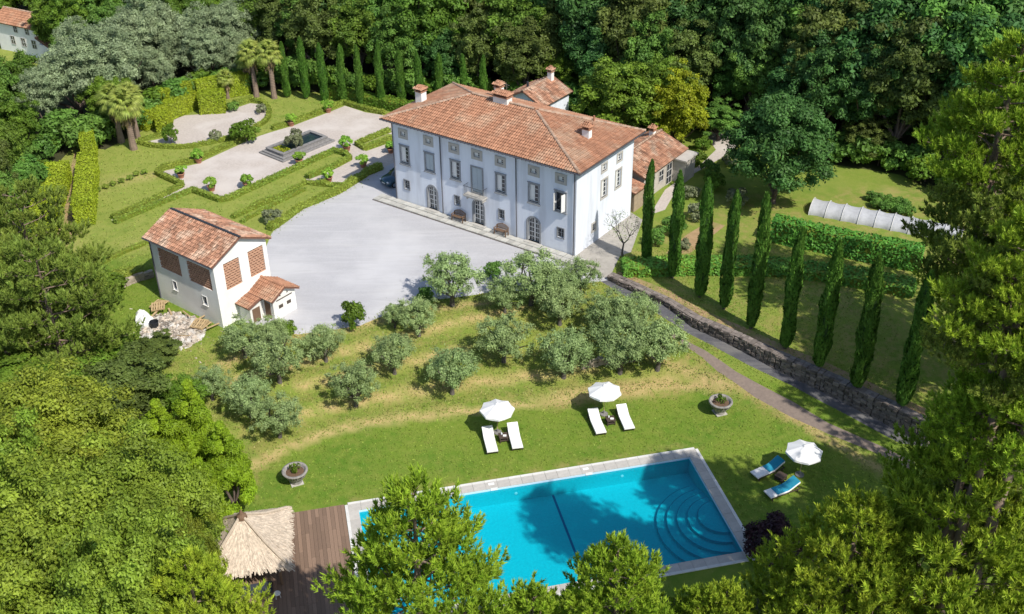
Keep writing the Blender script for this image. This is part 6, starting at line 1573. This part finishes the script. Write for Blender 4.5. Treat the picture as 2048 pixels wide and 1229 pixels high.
pine('pineB', 2060, 790, 130, 22.0, 'shaded pine half outside the right edge', 5.1)
pine('pineA', 1995, 790, 100, 20.5, 'pine right of the last cypress above the drive', 2.1)
pine('pineC', 2010, 510, 120, 13.0, 'open shaded pine between the tunnel and the end of the cypress row', 1.9)
pine('pineC', 60, 500, 110, 7.5, 'spreading pine on the left edge beside the wide clipped hedge', 1.1)
pine('pineC', 100, 620, 120, 7.0, 'spreading pine on the left edge, lower one', 3.1)
pine('pineC', -20, 600, 110, 7.0, 'pine half outside the left edge', 5.1)
for i, (x_, y_, z_, r_) in enumerate([(26, 41, 22, 3.6), (36, 53, 20, 4.4), (34, 63, 12, 4.2), (41, 58, 21, 4.4), (32, 38, 18, 4), (30, 47, 12, 4.2)]):
    q = pix((x_, y_, z_)); D_ = math.sqrt(x_ ** 2 + y_ ** 2 + (H - z_) ** 2)
    pine(['pineA', 'pineC', 'pineB'][i % 3], q[0], q[1], r_ * FPX / D_, z_, 'tall pine beyond the right edge of the pool lawn', i * 1.3)

NG = 'leafy trees in the near left corner'
for a in [('nearA', 90, 900, 170, 7.5, 'big light green tree at the left edge, upper one of the near group'), ('nearB', 275, 1050, 155, 7.5, 'big leafy tree left of the thatched pavilion'),
          ('nearA', 100, 1110, 190, 8.0, 'big leafy tree in the bottom left corner'), ('nearB', -10, 1010, 130, 8.0, 'leafy tree cut by the left edge'), ('nearB', 260, 1230, 150, 8.5, 'leafy tree at the bottom edge left of the pine tip'),
          ('nearA', 370, 1140, 75, 6.0, 'darker leafy tree touching the thatched roof')]:
    tree_at(*a, group=NG)
for a in [('feather', 330, 890, 75, 4.5, 'bright feathery tree, left of the feathery group'), ('feather', 395, 865, 75, 5.0, 'bright feathery tree, tallest of the group'), ('feather', 455, 930, 70, 4.0, 'bright feathery tree nearest the left urn'), ('feather', 400, 990, 70, 4.5, 'bright feathery tree above the thatched roof')]:
    tree_at(*a, group='bright feathery trees left of the pool lawn')
for a in [('brownA', 240, 770, 90, 4.5, 'dark tree with cream flower heads left of the olives'), ('limeA', 130, 790, 90, 4.5, 'mid green tree left of the flowering tree'), ('brownB', 310, 700, 50, 3.6, 'slim grey-green tree below the rubble heap'),
          ('limeB', 30, 770, 80, 4.0, 'green tree on the left edge above the near group'), ('limeB', 230, 690, 45, 3.2, 'low tree between the pines and the rubble'), ('limeA', 360, 790, 50, 3.0, 'dark tree behind the feathery trees'),
          ('plane', 1560, 290, 108, 8.4, 'large dark green plane tree right of the annex'), ('golden', 1355, 215, 62, 7.0, 'yellow-green hornbeam at the right of the clipped pair'), ('goldgreen', 1245, 200, 88, 7.4, 'large rounded green hornbeam right of the rear wing'),
          ('goldgreen', 1320, 190, 60, 7.4, 'green hornbeam behind the yellow one'), ('brownB', 1735, 265, 48, 5.6, 'olive-green conical tree behind the far lawn'), ('ashB', 1440, 235, 45, 5.0, 'light green tree behind the gravel yard'),
          ('goldcone', 1310, 120, 40, 8.0, 'pale brownish tree behind the hornbeams')]:
    tree_at(*a)
# cream flower heads on the flowering tree belong to its crown
for (x_, y_, s_, lab) in [(1290, 395, .7, 'shrub below the annex windows, left one'), (1380, 395, .9, 'shrub beside the shaded annex end'), (1345, 470, .9, 'shrub between the first two cypresses'), (1395, 440, 1.2, 'tall shrub behind the third cypress'), (1365, 500, .7, 'low shrub on the bare earth'),
                          (1460, 330, .9, 'shrub left of the plane tree'), (1405, 300, .9, 'rounded shrub at the gravel yard corner'), (1390, 330, 1.0, 'grey-green shrub right of the annex roof'), (1430, 380, 1.1, 'dark shrub under the plane tree, left one'), (1470, 410, 1.2, 'dark shrub under the plane tree, right one'),
                          (1310, 490, .8, 'bright shrub between the first cypress and the bare tree'), (1420, 350, .8, 'clipped shrub along the garden path')]:
    p = at(x_, y_, ZC); plant(['bush2', 'bush', 'greybush'][(x_ + y_) % 3], p.x, p.y, s_, label=lab, cat='shrub', group='shrubs around the annex')
for i in range(10):
    p = at(1745 + (i % 5) * 16 + (i // 5) * 8, 395 + (i % 5) * 4 + (i // 5) * 14, 2.8); plant('bush2', p.x, p.y, .55, .5, label='low leafy vegetable plant behind the crop tunnel', cat='vegetable plant', group='vegetable bed behind the crop tunnel')

# ------------------------------------------------------------------ woodland
frng = random.Random(99)
SILV = [(60, 110), (200, 55), (470, 5), (520, 60), (330, 125), (230, 210), (70, 215)]
def fmat(px, py):
    r = frng.random()
    if pip([Vector(q) for q in SILV], [px], [py])[0]: return ('plumeA', 'silvery willow', 1.1) if r < .85 else ('limeA', 'green broadleaf', 1.0)
    if px < 420:
        return [('oakA', 'dull green broadleaf', 1), ('limeB', 'light green broadleaf', .9), ('brownA', 'olive brown', 1), ('oakB', 'rounded green broadleaf', 1), ('ashA', 'fresh green broadleaf', .9)][int(r * 5)]
    if px < 1150:
        return [('oakB', 'rounded green broadleaf', 1.1), ('brownB', 'olive brown', 1.15), ('ashB', 'fresh green broadleaf', 1), ('tealA', 'blue-green', 1.1), ('limeA', 'light green broadleaf', .9), ('goldcone', 'brownish conical', 1.0), ('oakA', 'dull green broadleaf', 1)][int(r * 7)]
    return [('tealB', 'blue-green', 1.15), ('darkA', 'dark green', 1.2), ('ashA', 'fresh green broadleaf', 1.1), ('brownB', 'olive brown', 1.2), ('darkB', 'deep green rounded', 1.1), ('ashB', 'fresh green upright', 1.0), ('coneA', 'dark conical', 1.0)][int(r * 7)]
def place_phrase(px, py):
    hx = ('at the far left' if px < 160 else 'behind the clipped hedges' if px < 420 else 'behind the palms' if px < 620 else 'behind the far cypress row' if px < 900 else 'behind the villa roof' if px < 1120 else
          'behind the hornbeams' if px < 1420 else 'behind the plane tree' if px < 1700 else 'behind the far right lawn')
    return hx + (', along the top edge' if py < 45 else ', mid wood' if py < 130 else ', front of the wood')
goX = [Vector(p) for p in garden_outline]; cnt = 0; row_ = 0
y = 84.0
while y < 178:
    st_ = 4.3 + max(0, y - 110) * .022; x = -100 + (row_ % 2) * st_ / 2
    while x < 92:
        X = x + frng.uniform(-1.3, 1.3); Y = y + frng.uniform(-1.3, 1.3); x += st_
        if pip(goX, [X], [Y])[0] or pip([Vector(p) for p in clear_house], [X], [Y])[0]: continue
        if X > 0 and Y < 96 and X < 60: continue
        d, _ = dist_poly(goX + [goX[0]], np.array([X]), np.array([Y])); d = float(d[0])
        if d < 1.6: continue
        g_ = gz(X, Y); px, py = pix((X, Y, g_ + 6))
        if px < -110 or px > 2140 or py < -130 or py > 700: continue
        if px < 330 and py > 100 and Y < 128: big = .95 + min(.35, d * .03)
        elif px < 560: big = 1.05
        else: big = 1.12 + min(.7, d * .035)
        if px > 1400: big *= 1.12
        # keep the view to the farmhouse open
        if px < 135 and 45 < py < 150 and Y < 146 and abs(X - hp.x) < 15: continue
        key, kind, k = fmat(px, py); s_ = big * k * frng.uniform(.8, 1.15); nm = PROTO[key][0]
        if d < 5: s_ *= .8
        if px < 110 and py > 60: s_ = min(s_, .9)
        plant(key, X, Y, s_, s_ * frng.uniform(.9, 1.25), label='%s tree %s' % (kind, place_phrase(px, py)), cat='tree', group='woodland trees around the estate'); cnt += 1
    y += st_ * .88; row_ += 1
print('woodland', cnt)

# undergrowth closing the edge of the wood
edge = subdiv(goX, 1.9, True); kk = 0
for p in edge:
    px, py = pix((p.x, p.y, ZC))
    if p.y < 84 or px < -60 or px > 2100 or (1390 < px < 1500): continue
    dn = p - Vector((0, 90)); dn.normalize(); q = p + dn * frng.uniform(1.0, 2.6)
    if pip(goX, [q.x], [q.y])[0]: continue
    plant(['bush2', 'bush', 'bush2'][kk % 3], q.x, q.y, frng.uniform(1.3, 2.2), frng.uniform(1.2, 2.0), label='undergrowth shrub ' + place_phrase(px, 100).split(',')[0], cat='shrub', group='undergrowth along the edge of the wood'); kk += 1
print('undergrowth', kk)

# grass tufts on the lawn, thicker and taller on the olive slope and along the edge of the gravel
g = np.random.default_rng(77)
def scatter(name, n, box_, size, m, keepf, tall=1.0):
    X = g.uniform(box_[0], box_[1], n); Y = g.uniform(box_[2], box_[3], n); k = keepf(X, Y); X, Y = X[k], Y[k]; Z = zf(X, Y); n_ = len(X)
    C = np.c_[X, Y, Z + size * .35]; Nn = g.normal(size=(n_, 3)) * np.array([1, 1, .35]) + np.array([0, 0, .6 / tall])
    return tag(link(name, np_mesh(name, leaf_quads(C, Nn, size * g.uniform(.4, 1.3, n_), .35, g), 4, m, np.clip(g.normal(.5, .22, n_), 0, 1))), 'short uneven grass growing across the lawn and olive slope' if 'grass' in name else 'ragged weeds fringing the gravel court and terraces', 'grass' if 'grass' in name else 'weeds', kind='stuff')
LM['turf'] = leafmat('turf_blade', (.17, .27, .03), (.28, .34, .06), tint=1.1, orand=0, huer=0, trans=.2, scale=.4)
LM['weedy'] = leafmat('weed_blade', (.22, .27, .06), (.40, .36, .14), tint=1.1, orand=0, huer=0, trans=.2, scale=.5)
hard = [Vector(p) for p in pool_pt(-9.1, -.2)[:] and [pool_pt(-9.1, -.3), pool_pt(PW + .2, -.3), pool_pt(PW + .2, PD + .2), pool_pt(-9.1, PD + 1.5)]]
def on_grass(X, Y):
    k = pip(goX, X, Y) & ~pip(hard, X, Y)
    for nme, pl, mm in ZONES:
        if mm in ('asphalt', 'gravel', 'path_brick', 'gravel_warm', 'patio'): k &= ~pip(pl, X, Y)
    return k
scatter('grass_tufts', 90000, (-34, 30, 48, 84), .085, LM['turf'], on_grass)
scatter('grass_tufts', 30000, (-50, 5, 80, 125), .11, LM['turf'], on_grass)
def slope(X, Y):
    z = zf(X, Y); return on_grass(X, Y) & (z > .2) & (z < 2.37) & (X < 16) & (X > -34)
scatter('weeds_patch', 26000, (-34, 18, 58, 84), .11, LM['weedy'], slope)
ce = subdiv(court_edge[4:], .5, False); ce2 = subdiv(WZ([(545, 464), (603, 419), (675, 389), (735, 352)]), .5, False)
def nearedge(X, Y):
    d1, _ = dist_poly(ce, X, Y); d2, _ = dist_poly(ce2, X, Y); return (np.minimum(d1, d2) < g.exponential(.28, len(X)))
scatter('weeds_fringe', 60000, (-26, 10, 68, 100), .10, LM['turf'], nearedge)

# labels of look-alikes get their place in the picture, counted from the left
bpy.context.view_layer.update()
byl = {}
for o in COL.objects:
    if o.parent is None and o.get('label') and o.get('group') and o.get('kind') is None: byl.setdefault(o['label'], []).append(o)
NUM = ['leftmost', 'second from left', 'third from left', 'fourth from left', 'fifth from left', 'sixth from left', 'seventh from left', 'eighth from left', 'ninth from left', 'tenth from left'] + [w_ + ' from left' for w_ in ('eleventh', 'twelfth', 'thirteenth', 'fourteenth', 'fifteenth', 'sixteenth', 'seventeenth', 'eighteenth', 'nineteenth', 'twentieth')]
for lab, os_ in byl.items():
    if len(os_) < 2: continue
    os_.sort(key=lambda o: pix(o.location)[0])
    for i, o in enumerate(os_):
        if i < len(NUM) and i < len(os_) - 1: o['label'] = NUM[i] + ' ' + lab
        elif i == len(os_) - 1: o['label'] = 'rightmost ' + lab
